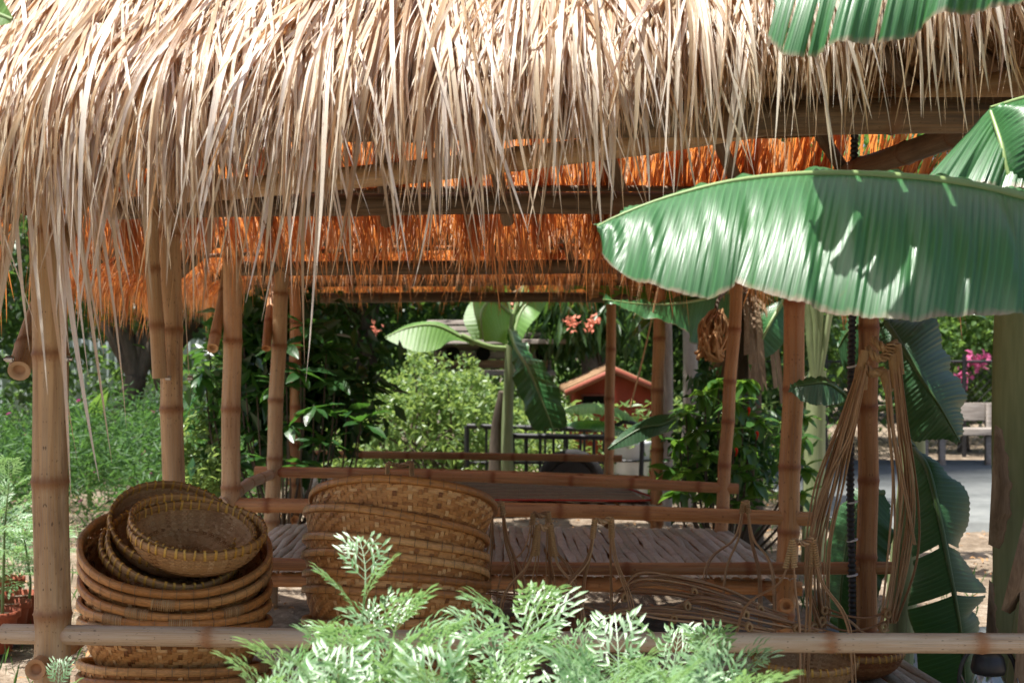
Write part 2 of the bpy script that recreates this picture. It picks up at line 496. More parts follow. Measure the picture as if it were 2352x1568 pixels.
M_PSEUDO = noisy('banana_stem', [(0.10, 0.085, 0.045), (0.19, 0.235, 0.105), (0.25, 0.30, 0.15), (0.33, 0.37, 0.21)], 2.6, 0.5, 0.4, 0.35, (2.6, 2.6, 0.28))
M_PSEUDOL = noisy('pale_banana_stem', [(0.16, 0.20, 0.08), (0.27, 0.32, 0.15), (0.38, 0.42, 0.24)], 4, 0.5, 0.35, 0.25, (2, 2, 0.25))
M_SHEATH = noisy('dry_sheath', [(0.10, 0.065, 0.04), (0.23, 0.16, 0.10), (0.36, 0.27, 0.18)], 6, 0.75, 0.15, 0.7, (3, 3, 0.3))
M_BLACK = noisy('black_metal', [(0.012, 0.012, 0.013), (0.03, 0.03, 0.032)], 9, 0.45, 0.5, 0.1)
M_RUBBER = noisy('rubber', [(0.015, 0.015, 0.016), (0.035, 0.033, 0.032)], 20, 0.8, 0.2, 0.3)
M_WOODG = noisy('grey_wood', [(0.13, 0.11, 0.095), (0.26, 0.225, 0.19), (0.37, 0.33, 0.29)], 4, 0.85, 0.15, 0.5, (1, 8, 8))
M_WOODB = noisy('brown_wood', [(0.16, 0.09, 0.05), (0.28, 0.17, 0.09), (0.38, 0.25, 0.15)], 4, 0.75, 0.2, 0.4, (1, 8, 8))
M_RED = noisy('red_paint', [(0.33, 0.045, 0.03), (0.45, 0.065, 0.04)], 6, 0.6, 0.3, 0.1)
M_REDT = noisy('red_trim', [(0.28, 0.075, 0.045), (0.37, 0.11, 0.07)], 6, 0.6, 0.3, 0.1)
M_WHITE = noisy('white_plastic', [(0.70, 0.71, 0.72), (0.80, 0.80, 0.80)], 4, 0.5, 0.4, 0.05)
M_DARK = noisy('hollow_shade', [(0.008, 0.007, 0.006), (0.014, 0.012, 0.010)], 6, 0.9, 0.05, 0.1)  # near-black colour standing in for the shade inside openings
M_TERRA = noisy('terracotta', [(0.20, 0.055, 0.03), (0.30, 0.085, 0.045)], 7, 0.75, 0.2, 0.2)
M_TIN = noisy('corrugated_sheet', [(0.40, 0.47, 0.50), (0.55, 0.61, 0.63)], 3, 0.5, 0.4, 0.1)
M_STEEL = noisy('bolt_steel', [(0.45, 0.45, 0.44), (0.62, 0.61, 0.60)], 14, 0.35, 0.5, 0.1, metal=0.9)
M_CONC = noisy('concrete', [(0.13, 0.14, 0.13), (0.20, 0.21, 0.20), (0.27, 0.28, 0.26)], 1.3, 0.85, 0.2, 0.25)  # grey darkened to hold the tree shade lying on the pavement
def ground_mat():
    t = NT('soil')
    co = t.obj()
    n1 = t.noise(co, 0.9, 6, 0.65); n2 = t.noise(co, 14.0, 5, 0.7); n3 = t.noise(co, 70.0, 3, 0.6)
    f = t.math('ADD', t.math('MULTIPLY', n1, 0.45), t.math('MULTIPLY', n2, 0.55))
    c = t.ramp(f, [(0.3, (0.07, 0.05, 0.035)), (0.48, (0.20, 0.155, 0.11)), (0.6, (0.34, 0.28, 0.215)), (0.75, (0.45, 0.39, 0.32))])
    c = t.mix(t.ramp(n3, [(0.55, (0, 0, 0)), (0.7, (0.6, 0.6, 0.6))]), c, (0.10, 0.07, 0.045))
    return t.surf(t.pri(c, 0.95, 0.1, t.bump(t.math('ADD', n2, t.math('MULTIPLY', n3, 0.5)), 0.8, 0.03)))
M_SOIL = ground_mat()
def mat_mat():
    t = NT('striped_mat')
    co = t.obj()
    s = t.n('SeparateXYZ', None, i0=co)
    y = t.math('FRACT', t.math('MULTIPLY', s.outputs[1], 5.2))
    c = t.ramp(y, [(0.0, (0.42, 0.31, 0.20)), (0.40, (0.33, 0.22, 0.14)), (0.52, (0.10, 0.12, 0.10)), (0.60, (0.42, 0.31, 0.20)), (0.80, (0.36, 0.06, 0.05)), (0.88, (0.40, 0.29, 0.19))], 'CONSTANT')
    w = t.math('SINE', t.math('MULTIPLY', s.outputs[0], 420.0))
    n = t.noise(co, 40.0, 3)
    c = t.mix(1.0, c, t.ramp(n, [(0.3, (0.7, 0.7, 0.7)), (0.7, (1.15, 1.15, 1.15))]), 'MULTIPLY')
    return t.surf(t.pri(c, 0.7, 0.2, t.bump(w, 0.5, 0.003)))
M_MAT = mat_mat()
def glass_mat():
    t = NT('lantern_glass')
    g = t.n('BsdfGlass', None, Color=(0.9, 0.95, 0.95), Roughness=0.05, IOR=1.3).outputs[0]
    tr = t.n('BsdfTransparent', None, Color=(0.9, 0.93, 0.93)).outputs[0]
    gl = t.n('BsdfGlossy', None, Color=(0.8, 0.85, 0.85), Roughness=0.12).outputs[0]
    return t.surf(t.mixs(0.25, tr, gl))
M_GLASS = glass_mat()
# ------------------------------------------------------------------ ground
g = MB()
gx = np.concatenate([np.linspace(-150, -9, 12), np.linspace(-8, 8, 65), np.linspace(9, 150, 12)])
gy = np.concatenate([np.linspace(-60, 1, 8), np.linspace(1.5, 26, 99), np.linspace(28, 220, 14)])
GX, GY = np.meshgrid(gx, gy)
near = np.clip(1 - np.abs(GX) / 12, 0, 1) * ((GY > 1) & (GY < 27))
GZ = near * (0.012 * np.sin(GX * 5.1 + GY * 3.3) + 0.010 * np.sin(GX * 11.7 - GY * 8.1) + 0.008 * rng.normal(size=GX.shape)) - 0.01
nv = GX.shape[1]
ii = (np.arange(GX.shape[0] - 1)[:, None] * nv + np.arange(nv - 1)[None, :]).ravel()
g.add(np.stack([GX, GY, GZ], -1).reshape(-1, 3), np.stack([ii, ii + 1, ii + nv + 1, ii + nv], 1))
tag(g.build('ground', M_SOIL), kind='structure')

pv = MB()
box(pv, (2.6, 11.5, -0.1), (14, 17.8, 0.09), bev=0.02)
pav = tag(pv.build('pavement', M_CONC, smooth=False), kind='structure')
pv = MB()
for k in range(9):
    x0 = 1.55 + (k % 3) * 0.62 + U(-.03, .03); y0 = 5.6 + (k // 3) * 0.62 + U(-.03, .03)
    box(pv, (x0, y0, -0.06), (x0 + 0.56, y0 + 0.55, 0.035 + U(-.006, .006)), rotz=U(-.05, .05), bev=0.008)
    o = pv.build('paving_slab', M_CONC, pav, smooth=False); pv = MB()

# pebbles, dry leaves and crumbs of earth under and around the beds
lit = MB()
N = 5200
px = rng.uniform(-5.5, 4.5, N); py = rng.uniform(4.2, 14, N)
P0 = np.stack([px, py, np.full(N, 0.012) + rng.uniform(0, 0.012, N)], 1)
az = rng.uniform(0, 6.28, N); L = rng.uniform(0.012, 0.06, N)
d = np.stack([np.cos(az), np.sin(az), rng.normal(0, .25, N)], 1)
s = np.stack([-np.sin(az), np.cos(az), rng.normal(0, .3, N)], 1)
PP = P0[:, None, :] + d[:, None, :] * (np.linspace(0, 1, 3)[None, :, None] * L[:, None, None])
PP[:, 1, 2] += L * 0.2
WW = np.outer(L * 0.17, [0.5, 1.0, 0.1])
strips(lit, PP, np.repeat(s[:, None, :], 3, 1), WW, rng.uniform(0, 0.8, N))
tag(lit.build('leaf_litter', M_DRY), 'dry leaf litter and straw scraps on the sandy soil', 'litter', kind='stuff')

# ------------------------------------------------------------------ bamboo
def bamboo(name, a, b, r, mat, parent, sp=0.3, bow=0.012, taper=0.94, off=None, sides=14):
    a = np.array(a, float); b = np.array(b, float)
    L = np.linalg.norm(b - a)
    off = U(0.05, sp) if off is None else off
    nodes = []
    p = off
    while p < L - 0.02:
        nodes.append(p); p += sp * U(0.85, 1.15)
    st = {0.0: 0.0, L: 0.0}
    for nd in nodes:
        for dd, bb in ((-0.055, 0.0), (-0.022, 0.45), (-0.007, 0.9), (0.0, 1.0), (0.006, 0.9), (0.02, 0.4), (0.05, 0.0)):
            q = nd + dd
            if 0.001 < q < L - 0.001:
                st[q] = bb
    s = np.array(sorted(st)); blue = np.array([st[k] for k in sorted(st)])
    # fill long gaps
    ex = np.linspace(0.02, L - 0.02, max(3, int(L / 0.12)))
    ex = np.array([e for e in ex if np.min(np.abs(s - e)) > 0.035])
    s2 = np.concatenate([s, ex]); b2 = np.concatenate([blue, np.zeros(len(ex))])
    o = np.argsort(s2); s, blue = s2[o], b2[o]
    R = r * (1 - (1 - taper) * s / L)
    for nd in nodes:
        R = R + r * 0.085 * np.exp(-((s - nd) / 0.007) ** 2) + r * 0.025 * np.exp(-((s - nd) / 0.04) ** 2)
        R = R - r * 0.06 * np.exp(-((s - nd - 0.010) / 0.004) ** 2)
    t = (b - a) / L
    side = np.cross(t, [0.13, 0.31, 0.94]); side /= np.linalg.norm(side); side2 = np.cross(t, side)
    ph = U(0, 6.28)
    P = a + t * s[:, None]
    zig = np.zeros(len(s))
    for k, nd in enumerate(nodes):
        zig += (1 if k % 2 else -1) * np.exp(-((s - nd) / (sp * 0.5)) ** 2)
    bw = bow * np.sin(np.pi * s / L) * L
    P = P + side * (bw * math.cos(ph) + zig * r * 0.07)[:, None] + side2 * (bw * math.sin(ph))[:, None]
    m = MB()
    rnd = U(0, 1)
    tube(m, P, R, sides, False, rnd, blue=blue)
    # open cut ends: wall thickness, hollow and a diaphragm
    T, Nn, B = frames(P)
    ang = np.linspace(0, 2 * np.pi, sides, endpoint=False)
    for k, sg in ((0, 1), (-1, -1)):
        ring = Nn[k][None] * np.cos(ang)[:, None] + B[k][None] * np.sin(ang)[:, None]
        V = np.concatenate([P[k] + ring * R[k], P[k] + ring * R[k] * 0.62, P[k] + T[k] * sg * 0.012 + ring * R[k] * 0.5, P[k][None] + T[k] * sg * 0.012])
        j = np.arange(sides); jn = (j + 1) % sides
        Q = np.concatenate([np.stack([j, jn, sides + jn, sides + j], 1), np.stack([sides + j, sides + jn, 2 * sides + jn, 2 * sides + j], 1)])
        Tt = np.stack([2 * sides + j, 2 * sides + jn, np.full(sides, 3 * sides)], 1)
        A = np.zeros((len(V), 4)); A[:, 0] = rnd; A[:, 1] = s[k]; A[2 * sides:, 2] = 0.6
        m.add(V, Q if sg < 0 else Q[:, ::-1], Tt if sg < 0 else Tt[:, ::-1], A)
    return m.build(name, mat, parent)

def V3(x, y, z):
    return np.array([x, y, z], float)

# ------------------------------------------------------------------ thatch
def strand_paths(E, edir, up, nor, s0, L, tilt, curl, flut, lift, K=9, trans=0.25):
    """centre lines that lie on the roof slope and hang down past the eave"""
    N = len(s0)
    dn = np.array([0, 0, -1.0])
    p = E + up * s0[:, None] + nor * lift[:, None]
    P = np.zeros((N, K, 3)); D = np.zeros((N, K, 3))
    s = s0.copy(); step = L / (K - 1)
    out = np.array([nor[0], nor[1], 0.0]); out /= np.linalg.norm(out)
    for k in range(K):
        w = np.clip((trans * 0.2 - s) / trans, 0, 1); w = w * w * (3 - 2 * w)
        d = -up * (1 - w)[:, None] + dn * w[:, None]
        f = k / (K - 1)
        d = d + edir * (tilt + curl * (f - 0.4))[:, None] + out * (flut * f + 0.02)[:, None]
        d /= np.linalg.norm(d, axis=1)[:, None]
        P[:, k] = p; D[:, k] = d
        p = p + d * step[:, None]; s = s - step
    return P, D

def strand_sides(D, edir, nor, tw0, tw1):
    N, K = D.shape[:2]
    S0 = edir[None, None, :] - D * (D @ edir)[..., None]
    S0 /= np.linalg.norm(S0, axis=2)[..., None]
    N0 = np.cross(D, S0)
    an = tw0[:, None] + tw1[:, None] * np.linspace(0, 1, K)[None]
    return S0 * np.cos(an)[..., None] + N0 * np.sin(an)[..., None]

def eave_at(pts, a):
    pts = np.array(pts, float)
    L = np.concatenate([[0], np.cumsum(np.linalg.norm(np.diff(pts[:, :2], axis=0), axis=1))]); L /= L[-1]
    return np.stack([np.interp(a, L, pts[:, k]) for k in range(3)], 1)

def slope_strands(mb, pts, up, N, s0r, Lr, wid, bias=0.0, tspread=0.11, liftr=(0.0, 0.07), smax=None, K=9, ar=(0, 1), cut=0.0, split=None, grad=0.0, hangmax=None, reach=0.0, slack=0.0, rag=0.0, trans=0.25):
    pts = np.array(pts, float)
    edir = pts[-1] - pts[0]; edir[2] = 0; edir /= np.linalg.norm(edir)
    up = np.array(up, float); up /= np.linalg.norm(up)
    nor = np.cross(edir, up); nor = nor if nor[2] > 0 else -nor
    a = rng.uniform(ar[0], ar[1], N)
    a = np.clip(a + 0.006 * np.sin(a * 90), 0, 1)
    E = eave_at(pts, a)
    u = rng.uniform(0, 1, N)
    s0 = s0r[0] + (s0r[1] - s0r[0]) * u
    if smax is not None:
        keep = s0 < smax(a) - 0.05 + slack
        a, E, s0 = a[keep], E[keep], s0[keep]; N = len(a)
    L = rng.uniform(Lr[0], Lr[1], N) * (0.85 + 0.3 * np.sin(a * 41 + 1.3) ** 2)
    if reach:
        L = np.maximum(L, s0 - rng.random(N) ** 2 * reach)
    hm = 0.62 if hangmax is None else hangmax * (1 + grad * (0.5 - a))
    L = np.minimum(L, s0 + hm * rng.uniform(0.45, 1.15, N))
    cl = 0.5 + 0.5 * np.sin(a * 71 + 3 * np.sin(a * 19)) * np.sin(a * 33 + 1.7)
    L = L * (1 - rag * (1 - cl))
    clump = 0.05 * np.sin(a * 60) + 0.05 * np.sin(a * 23 + 2)
    tilt = rng.normal(bias, tspread, N) + clump
    big = rng.random(N) < 0.08
    tilt = np.where(big, rng.normal(bias, tspread * 2.6, N), tilt)
    P, D = strand_paths(E, edir, up, nor, s0, L, tilt, rng.normal(0, 0.15, N), rng.normal(0.02, 0.07, N), rng.uniform(liftr[0], liftr[1], N), K, trans)
    S = strand_sides(D, edir, nor, rng.normal(0, 0.5, N), rng.normal(0, 0.9, N))
    w = rng.uniform(wid[0], wid[1], N)
    prof = np.interp(np.linspace(0, 1, K), [0, 0.15, 0.55, 0.85, 1], [0.55, 0.9, 1.0, 0.55, 0.06])
    W = w[:, None] * prof[None] * 0.5
    rnd = np.clip(rng.beta(1.5, 1.35, N) + 0.16 * np.sin(a * 37 + 2 * np.sin(a * 13)) * np.sin(a * 17 + 4), 0, 1); rnd2 = rng.random(N)
    if split:
        # keep apart the strands that show largest: widest, lowest, outermost
        score = w * (L - s0 * 0.3) * (1 + rng.uniform(0, 0.3, N))
        vis = np.abs(E[:, 0]) / E[:, 1] < 0.36
        score = np.where(vis, score, 0)
        idx = np.argsort(-score)[:split]
        mask = np.zeros(N, bool); mask[idx] = True
        single = [(P[i:i + 1], S[i:i + 1], W[i:i + 1], rnd[i:i + 1], rnd2[i:i + 1]) for i in idx]
        k = ~mask
        strips(mb, P[k], S[k], W[k], rnd[k], rnd2[k])
        return single
    strips(mb, P, S, W, rnd, rnd2)
    return []

def thatch_roof(hut, front, back, left, right, ridge, dens=1.0, hero=False, mat=None):
    """four slopes; eaves are point lists, ridge two points"""
    mat = mat or M_THATCH2
    R0, R1 = np.array(ridge[0], float), np.array(ridge[1], float)
    def mid(p): return np.array(p, float)[len(p) // 2] if len(p) % 2 else (np.array(p[0], float) + np.array(p[-1], float)) / 2
    sheets = MB()
    stuff = MB(); inner = MB()
    singles = []
    for key, pts, tops in (('f', front, (R0, R1)), ('b', back, (R0, R1)), ('l', left, (R0, R0)), ('r', right, (R1, R1))):
        pts = np.array(pts, float)
        edir = pts[-1] - pts[0]; Le = np.linalg.norm(edir); edir = edir / Le
        topm = (tops[0] + tops[1]) / 2
        c = (pts[0] + pts[-1]) / 2
        hor = np.array([0, 1.0, 0]) if key in 'fb' else np.array([1.0, 0, 0])
        run = (topm - c) @ hor
        upv = hor * run + np.array([0, 0, topm[2] - c[2]])
        SL = np.linalg.norm(upv); upv = upv / SL
        # sheet from a little above the eave to the ridge
        nA, nS = 24, 8
        a = np.linspace(0, 1, nA)
        E = eave_at(pts, a)
        T = tops[0] + (tops[1] - tops[0]) * a[:, None]
        G = []
        for s in np.linspace({'f': 0.06, 'b': 0.28}.get(key, 0.06), 1, nS):
            G.append(E + (T - E) * s + np.array([0, 0, -0.045]) + np.array([0, 0, 0.012]) * rng.normal(size=(nA, 1)))
        G = np.array(G)
        Gt = G + np.array([0, 0, 0.05])
        ii = (np.arange(nS - 1)[:, None] * nA + np.arange(nA - 1)[None]).ravel()
        q = np.stack([ii, ii + 1, ii + nA + 1, ii + nA], 1)
        sheets.add(G.reshape(-1, 3), q); sheets.add(Gt.reshape(-1, 3), q[:, ::-1])
        if key in 'fb':
            ins = np.linalg.norm(tops[0] - tops[1]) / Le
            sm = lambda a, ins=ins, SL=SL: SL * np.clip((1 - np.abs(2 * a - 1)) / (1 - ins + 1e-6), 0, 1)
        else:
            sm = lambda a, SL=SL: SL * (1 - np.abs(2 * a - 1))
        if hero and key == 'f':
            # dense courses on the slope, then the long ragged fringe
            slope_strands(stuff, pts, upv, int(2600 * dens), (0.6, SL), (0.45, 0.8), (0.010, 0.016), 0, 0.08, (0.0, 0.05), sm, 6, slack=0.35)
            slope_strands(stuff, pts, upv, int(4600 * dens), (0.10, 0.85), (0.5, 0.9), (0.005, 0.013), -0.02, 0.085, (0.0, 0.07), sm, 10, hangmax=0.30, grad=0.8, reach=0.10, slack=0.3, trans=0.45)
            slope_strands(stuff, pts, upv, int(4600 * dens), (0.0, 0.45), (0.42, 0.80), (0.004, 0.011), -0.02, 0.10, (0.0, 0.08), sm, 9, hangmax=0.32, grad=0.8, slack=0.1, trans=0.45)
            slope_strands(stuff, pts, upv, int(1100 * dens), (0.0, 0.3), (0.45, 0.85), (0.003, 0.009), -0.03, 0.17, (0.02, 0.11), sm, 10, hangmax=0.52, grad=0.5, trans=0.45)
            singles += slope_strands(stuff, pts, upv, 760, (0.0, 0.5), (0.6, 1.1), (0.008, 0.0145), -0.02, 0.115, (0.04, 0.12), sm, 12, split=290, hangmax=0.50, grad=0.5, reach=0.05, trans=0.45)
            # few very long ones at the left post
            slope_strands(stuff, pts, upv, 46, (0.0, 0.12), (0.7, 0.88), (0.009, 0.015), -0.03, 0.08, (0.03, 0.08), sm, 12, ar=(0.10, 0.42), hangmax=0.72)
            slope_strands(stuff, pts, upv, 22, (0.0, 0.12), (0.75, 0.95), (0.010, 0.016), 0.02, 0.07, (0.03, 0.08), sm, 12, ar=(0.185, 0.235), hangmax=0.88)
        else:
            n = Le * dens
            thin = {'f': 0.55, 'b': 1.05 if hero else 0.9}.get(key, 0.85)
            slope_strands(inner, pts, upv, int(420 * n), (0.3, SL), (0.45, 0.8), (0.010, 0.018), 0, 0.12, (0.0, 0.05), sm, 5, hangmax=0.1)
            hb = (0.33 if hero else 0.26) if key in 'fb' else 0.5
            slope_strands(inner, pts, upv, int(700 * n * thin), (0.0, 0.40), (0.35, 0.62), (0.004, 0.010), 0, 0.10, (-0.02, 0.06), sm, 7, hangmax=hb, rag=0.45)
            slope_strands(inner, pts, upv, int(190 * n * thin), (0.0, 0.25), (0.4, 0.62), (0.003, 0.008), 0, 0.16, (0.0, 0.08), sm, 8, hangmax=hb + 0.16, rag=0.5)
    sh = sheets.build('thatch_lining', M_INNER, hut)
    if hero:
        tag(stuff.build('thatch', mat, hut), kind='stuff')
    tag(inner.build('thatch', M_THATCH2, hut), kind='stuff')
    for (P, S, W, r_, r2) in singles:
        m = MB(); strips(m, P, S, W, r_, r2)
        m.build('thatch_strand', mat, hut)
    # battens and rafters underneath
    for key, pts, tops in (('f', front, (R0, R1)), ('b', back, (R0, R1))):
        pts = np.array(pts, float)
        for a in np.linspace(0.12, 0.88, 7):
            e = eave_at(pts, np.array([a]))[0]; tp = tops[0] + (tops[1] - tops[0]) * a
            bamboo('rafter', e + (tp - e) * 0.06 + V3(0, 0, -0.085), tp + V3(0, 0, -0.085), 0.026, M_BAMD, hut, 0.35, sides=8)
        for s in (0.1, 0.38, 0.68):
            e0 = pts[0] + (tops[0] - pts[0]) * s; e1 = pts[-1] + (tops[1] - pts[-1]) * s
            if key == 'f' and hero:
                e0[2] += 0.03 ; e1 = pts[-1] + (tops[1] - pts[-1]) * max(s, 0.12)
            bamboo('batten', e0 + V3(0, 0, -0.05), e1 + V3(0, 0, -0.05), 0.013, M_BAMD, hut, 0.3, sides=8)
    for pts, tp in ((left, R0), (right, R1)):
        pts = np.array(pts, float)
        for a in (0.12, 0.3, 0.5, 0.7, 0.88):
            e = eave_at(pts, np.array([a]))[0]
            bamboo('rafter', e + (tp - e) * 0.06 + V3(0, 0, -0.085), tp + V3(0, 0, -0.085), 0.03, M_BAMD, hut, 0.35, sides=8)
        for s in (0.12, 0.42, 0.7):
            bamboo('batten', pts[0] + (tp - pts[0]) * s + V3(0, 0, -0.05), pts[-1] + (tp - pts[-1]) * s + V3(0, 0, -0.05), 0.013, M_BAMD, hut, 0.3, sides=8)
    bamboo('ridge_pole', R0 + V3(-0.1, 0, -0.1), R1 + V3(0.1, 0, -0.1), 0.035, M_BAMD, hut, 0.3, sides=10)
    m = MB()
    tube(m, bez([R0 + V3(-0.15, 0, 0.0), (R0 + R1) / 2 + V3(0, 0, 0.03), R1 + V3(0.15, 0, 0.0)], 10), 0.09, 10, True, 0.5)
    m.build('ridge_cap', M_INNER, hut)

def slat_bed(hut, fl, fr, br, bl, z, n, w, mat=M_SLAT):
    """split-bamboo slats laid front to back, uneven and wavy; each one an object"""
    fl, fr, br, bl = [np.array((*p, z), float) for p in (fl, fr, br, bl)]
    for k in range(n):
        a = (k + 0.5) / n
        p0 = fl + (fr - fl) * a; p1 = bl + (br - bl) * a
        K = 15
        t = np.linspace(0, 1, K)
        P = p0 + (p1 - p0) * t[:, None]
        P[:, 0] += 0.007 * np.sin(t * U(7, 10) + U(0, 6)) + 0.002 * rng.normal(size=K)
        P[:, 2] += 0.003 * np.sin(t * U(14, 20) + (k % 2) * 3.14 + U(-.5, .5)) + U(-.003, .003)
        hw = w * 0.5 * U(0.92, 1.06)
        hwv = hw * (1 + 0.10 * np.sin(t * 23 + U(0, 6)))
        prof = np.array([[-1, -0.006], [-0.94, 0.001], [-0.5, 0.004], [0, 0.005], [0.5, 0.004], [0.94, 0.001], [1, -0.006]])
        V = P[:, None, :] + np.stack([hwv[:, None] * prof[None, :, 0], np.zeros((K, 7)), np.repeat(prof[None, :, 1], K, 0)], -1)
        A = np.zeros((K, 7, 4)); A[..., 0] = U(0, 1); A[..., 1] = t[:, None]; A[..., 2] = (prof[:, 0] * 0.5 + 0.5)[None]; A[..., 3] = U(0, 1)
        i = np.arange(K - 1)[:, None] * 7; j = np.arange(6)[None]
        Q = np.stack([i + j, i + j + 1, i + 7 + j + 1, i + 7 + j], -1).reshape(-1, 4)
        m = MB(); m.add(V.reshape(-1, 3), Q, None, A.reshape(-1, 4))
        m.build('slat', mat, hut)

def hut_frame(hut, FL, FR, BR, BL, rad, leans, mats, rail_z, plate_z, bed_z, bed_mat=M_BAMO, rail_mats=None, rail_r=0.036, back_dz=-0.05):
    """posts FL FR BR BL are xy; leans = dx at the top"""
    cs = [FL, FR, BR, BL]
    for (c, r, ln, mt) in zip(cs, rad, leans, mats):
        zz = plate_z + 0.06
        bamboo('post', V3(c[0] - ln * 0.25, c[1], -0.12), V3(c[0] + ln, c[1], zz), r, mt, hut, 0.34 if r > 0.04 else 0.26, 0.004)
    def ext(a, b, e):
        a = np.array(a); b = np.array(b); d = (b - a) / np.linalg.norm(b - a)
        return a - d * e, b + d * e
    rm = rail_mats or (M_BAM, M_BAMO)
    a, b = ext(V3(*FL, rail_z[0]), V3(*FR, rail_z[1]), 0.13); bamboo('rail', a, b, rail_r, rm[0], hut, 0.42, 0.004)
    a, b = ext(V3(*BL, rail_z[3]), V3(*BR, rail_z[2]), 0.10); bamboo('rail', a, b, rail_r * 0.92, rm[1], hut, 0.4, 0.005)
    # plates on the post tops
    for p, q, r, dz in ((FL, FR, 0.047, 0.0), (BL, BR, 0.042, back_dz)):
        a, b = ext(V3(p[0], p[1] - 0.0, plate_z + dz), V3(q[0], q[1], plate_z + dz), 0.25)
        bamboo('beam', a, b, r, M_BAMD, hut, 0.45, 0.004)
    for p, q in ((FL, BL), (FR, BR)):
        a, b = ext(V3(p[0], p[1], plate_z + 0.085), V3(q[0], q[1], plate_z + 0.085), 0.2)
        bamboo('beam', a, b, 0.04, M_BAMD, hut, 0.45, 0.004)
    # bed frame
    z = bed_z - 0.045
    for p, q in ((FL, FR), (BL, BR)):
        a, b = ext(V3(*p, z), V3(*q, z), 0.08); bamboo('bed_pole', a, b, 0.034, bed_mat, hut, 0.4, 0.003)
    for p, q in ((FL, BL), (FR, BR)):
        a, b = ext(V3(*p, z - 0.066), V3(*q, z - 0.066), 0.07); bamboo('bed_pole', a, b, 0.032, bed_mat, hut, 0.4, 0.003)
    for f in (0.25, 0.5, 0.75):
        p = np.array(FL) + (np.array(BL) - FL) * f; q = np.array(FR) + (np.array(BR) - FR) * f
        bamboo('bed_pole', V3(*p, z), V3(*q, z), 0.03, bed_mat, hut, 0.4, 0.003)

# ------------------------------------------------------------------ hut 1 (nearest)
hut1 = thing('bamboo_hut', 'nearest open bamboo hut with pale fringed thatch, holding the basket stacks', 'hut', (0.02, 4.45, 0), group='thatched bamboo huts in a row')
P1L, P1R, P2R, P2L = (-1.218, 3.75), (1.46, 3.52), (1.288, 5.2), (-1.254, 5.35)
hut_frame(hut1, P1L, P1R, P2R, P2L, (0.0475, 0.045, 0.0375, 0.043), (-0.012, 0.0, 0.012, -0.035), (M_BAM, M_BAM, M_BAMO, M_BAM),
          (0.728, 0.752, 0.68, 0.68), 2.06, 0.33, M_BAMO, (M_BAMG, M_BAMO), 0.0262)
slat_bed(hut1, (-1.22, 3.62), (1.60, 3.45), (1.43, 5.30), (-1.27, 5.42), 0.335, 62, 0.046, M_SLAT)
bamboo('side_rail', V3(-1.225, 3.655, 0.655), V3(-1.255, 5.45, 0.66), 0.027, M_BAMO, hut1, 0.4)
bamboo('brace', at(45, 852, 3.83), at(205, 420, 5.0), 0.030, M_BAM, hut1, 0.5)
bamboo('brace', at(367, 868, 5.24), at(344, 420, 5.18), 0.027, M_BAM, hut1, 0.24)
bamboo('tie_pole', at(385, 445, 5.25), at(2420, 175, 3.62), 0.038, M_BAM, hut1, 0.4)
for q, r0 in ((at(150, 824, 3.74), 0.075), (at(22, 824, 3.80), 0.05), (at(386, 868, 5.28), 0.03), (at(437, 868, 5.32), 0.03)):
    m = MB(); tube(m, [q - Vector((r0 * 0.3, 0, 0)), q + Vector((r0 * 0.25, 0, 0))], 0.005, 8); tube(m, [q - Vector((0.009, 0, 0)), q + Vector((0.009, 0, 0))], 0.010, 6)
    m.build('bolt', M_STEEL, hut1)
thatch_roof(hut1,
            [(-1.95, 3.24, 2.01), (-0.87, 3.22, 2.06), (-0.17, 3.19, 2.11), (0.49, 3.2, 2.19), (0.78, 3.28, 2.31), (2.0, 3.38, 2.50)],
            [(-1.95, 5.72, 1.98), (1.95, 5.60, 2.0)],
            [(-1.95, 3.2, 2.0), (-1.95, 5.72, 1.98)],
            [(2.0, 3.38, 2.45), (1.98, 4.4, 2.1), (1.95, 5.60, 2.0)],
            ((-1.15, 4.5, 3.15), (0.62, 4.45, 3.17)), 1.0, True, M_THATCH)

# ------------------------------------------------------------------ hut 2 (middle)
hut2 = thing('bamboo_hut', 'middle open bamboo hut with orange backlit thatch and bare slatted bed', 'hut', (-0.08, 7.2, 0), group='thatched bamboo huts in a row')
P3L, P3R, P4R, P4L = (-1.325, 6.6), (1.213, 6.35), (1.166, 7.95), (-1.383, 8.2)
hut_frame(hut2, P3L, P3R, P4R, P4L, (0.0445, 0.048, 0.0365, 0.044), (0.03, 0.06, 0.11, 0.065), (M_BAM, M_BAMO, M_BAMO, M_BAM),
          (0.753, 0.722, 0.70, 0.768), 1.99, 0.455, M_BAMO, (M_BAMO, M_BAMO), 0.034)
slat_bed(hut2, (-1.33, 6.5), (1.28, 6.28), (1.22, 8.02), (-1.36, 8.25), 0.46, 60, 0.043, M_SLAT)
bamboo('side_rail', V3(-1.33, 6.5, 0.765), V3(-1.385, 8.28, 0.75), 0.03, M_BAMG, hut2, 0.4)
bamboo('stretcher', V3(-1.38, 8.15, 0.15), V3(1.17, 7.9, 0.13), 0.035, M_BAMO, hut2, 0.45)
bamboo('brace', at(489, 800, 6.45), at(528, 560, 7.3), 0.026, M_BAM, hut2, 0.4)
bamboo('brace', at(612, 800, 8.1), at(640, 600, 8.6), 0.026, M_BAMO, hut2, 0.4)
thatch_roof(hut2, [(-2.0, 6.18, 1.97), (1.88, 6.05, 1.99)], [(-2.05, 8.65, 1.99), (1.82, 8.55, 2.0)],
            [(-2.0, 6.18, 1.90), (-2.05, 8.65, 1.92)], [(1.88, 6.05, 1.92), (1.82, 8.55, 1.95)],
            ((-0.72, 7.35, 2.9), (0.58, 7.2, 2.9)), 0.9)

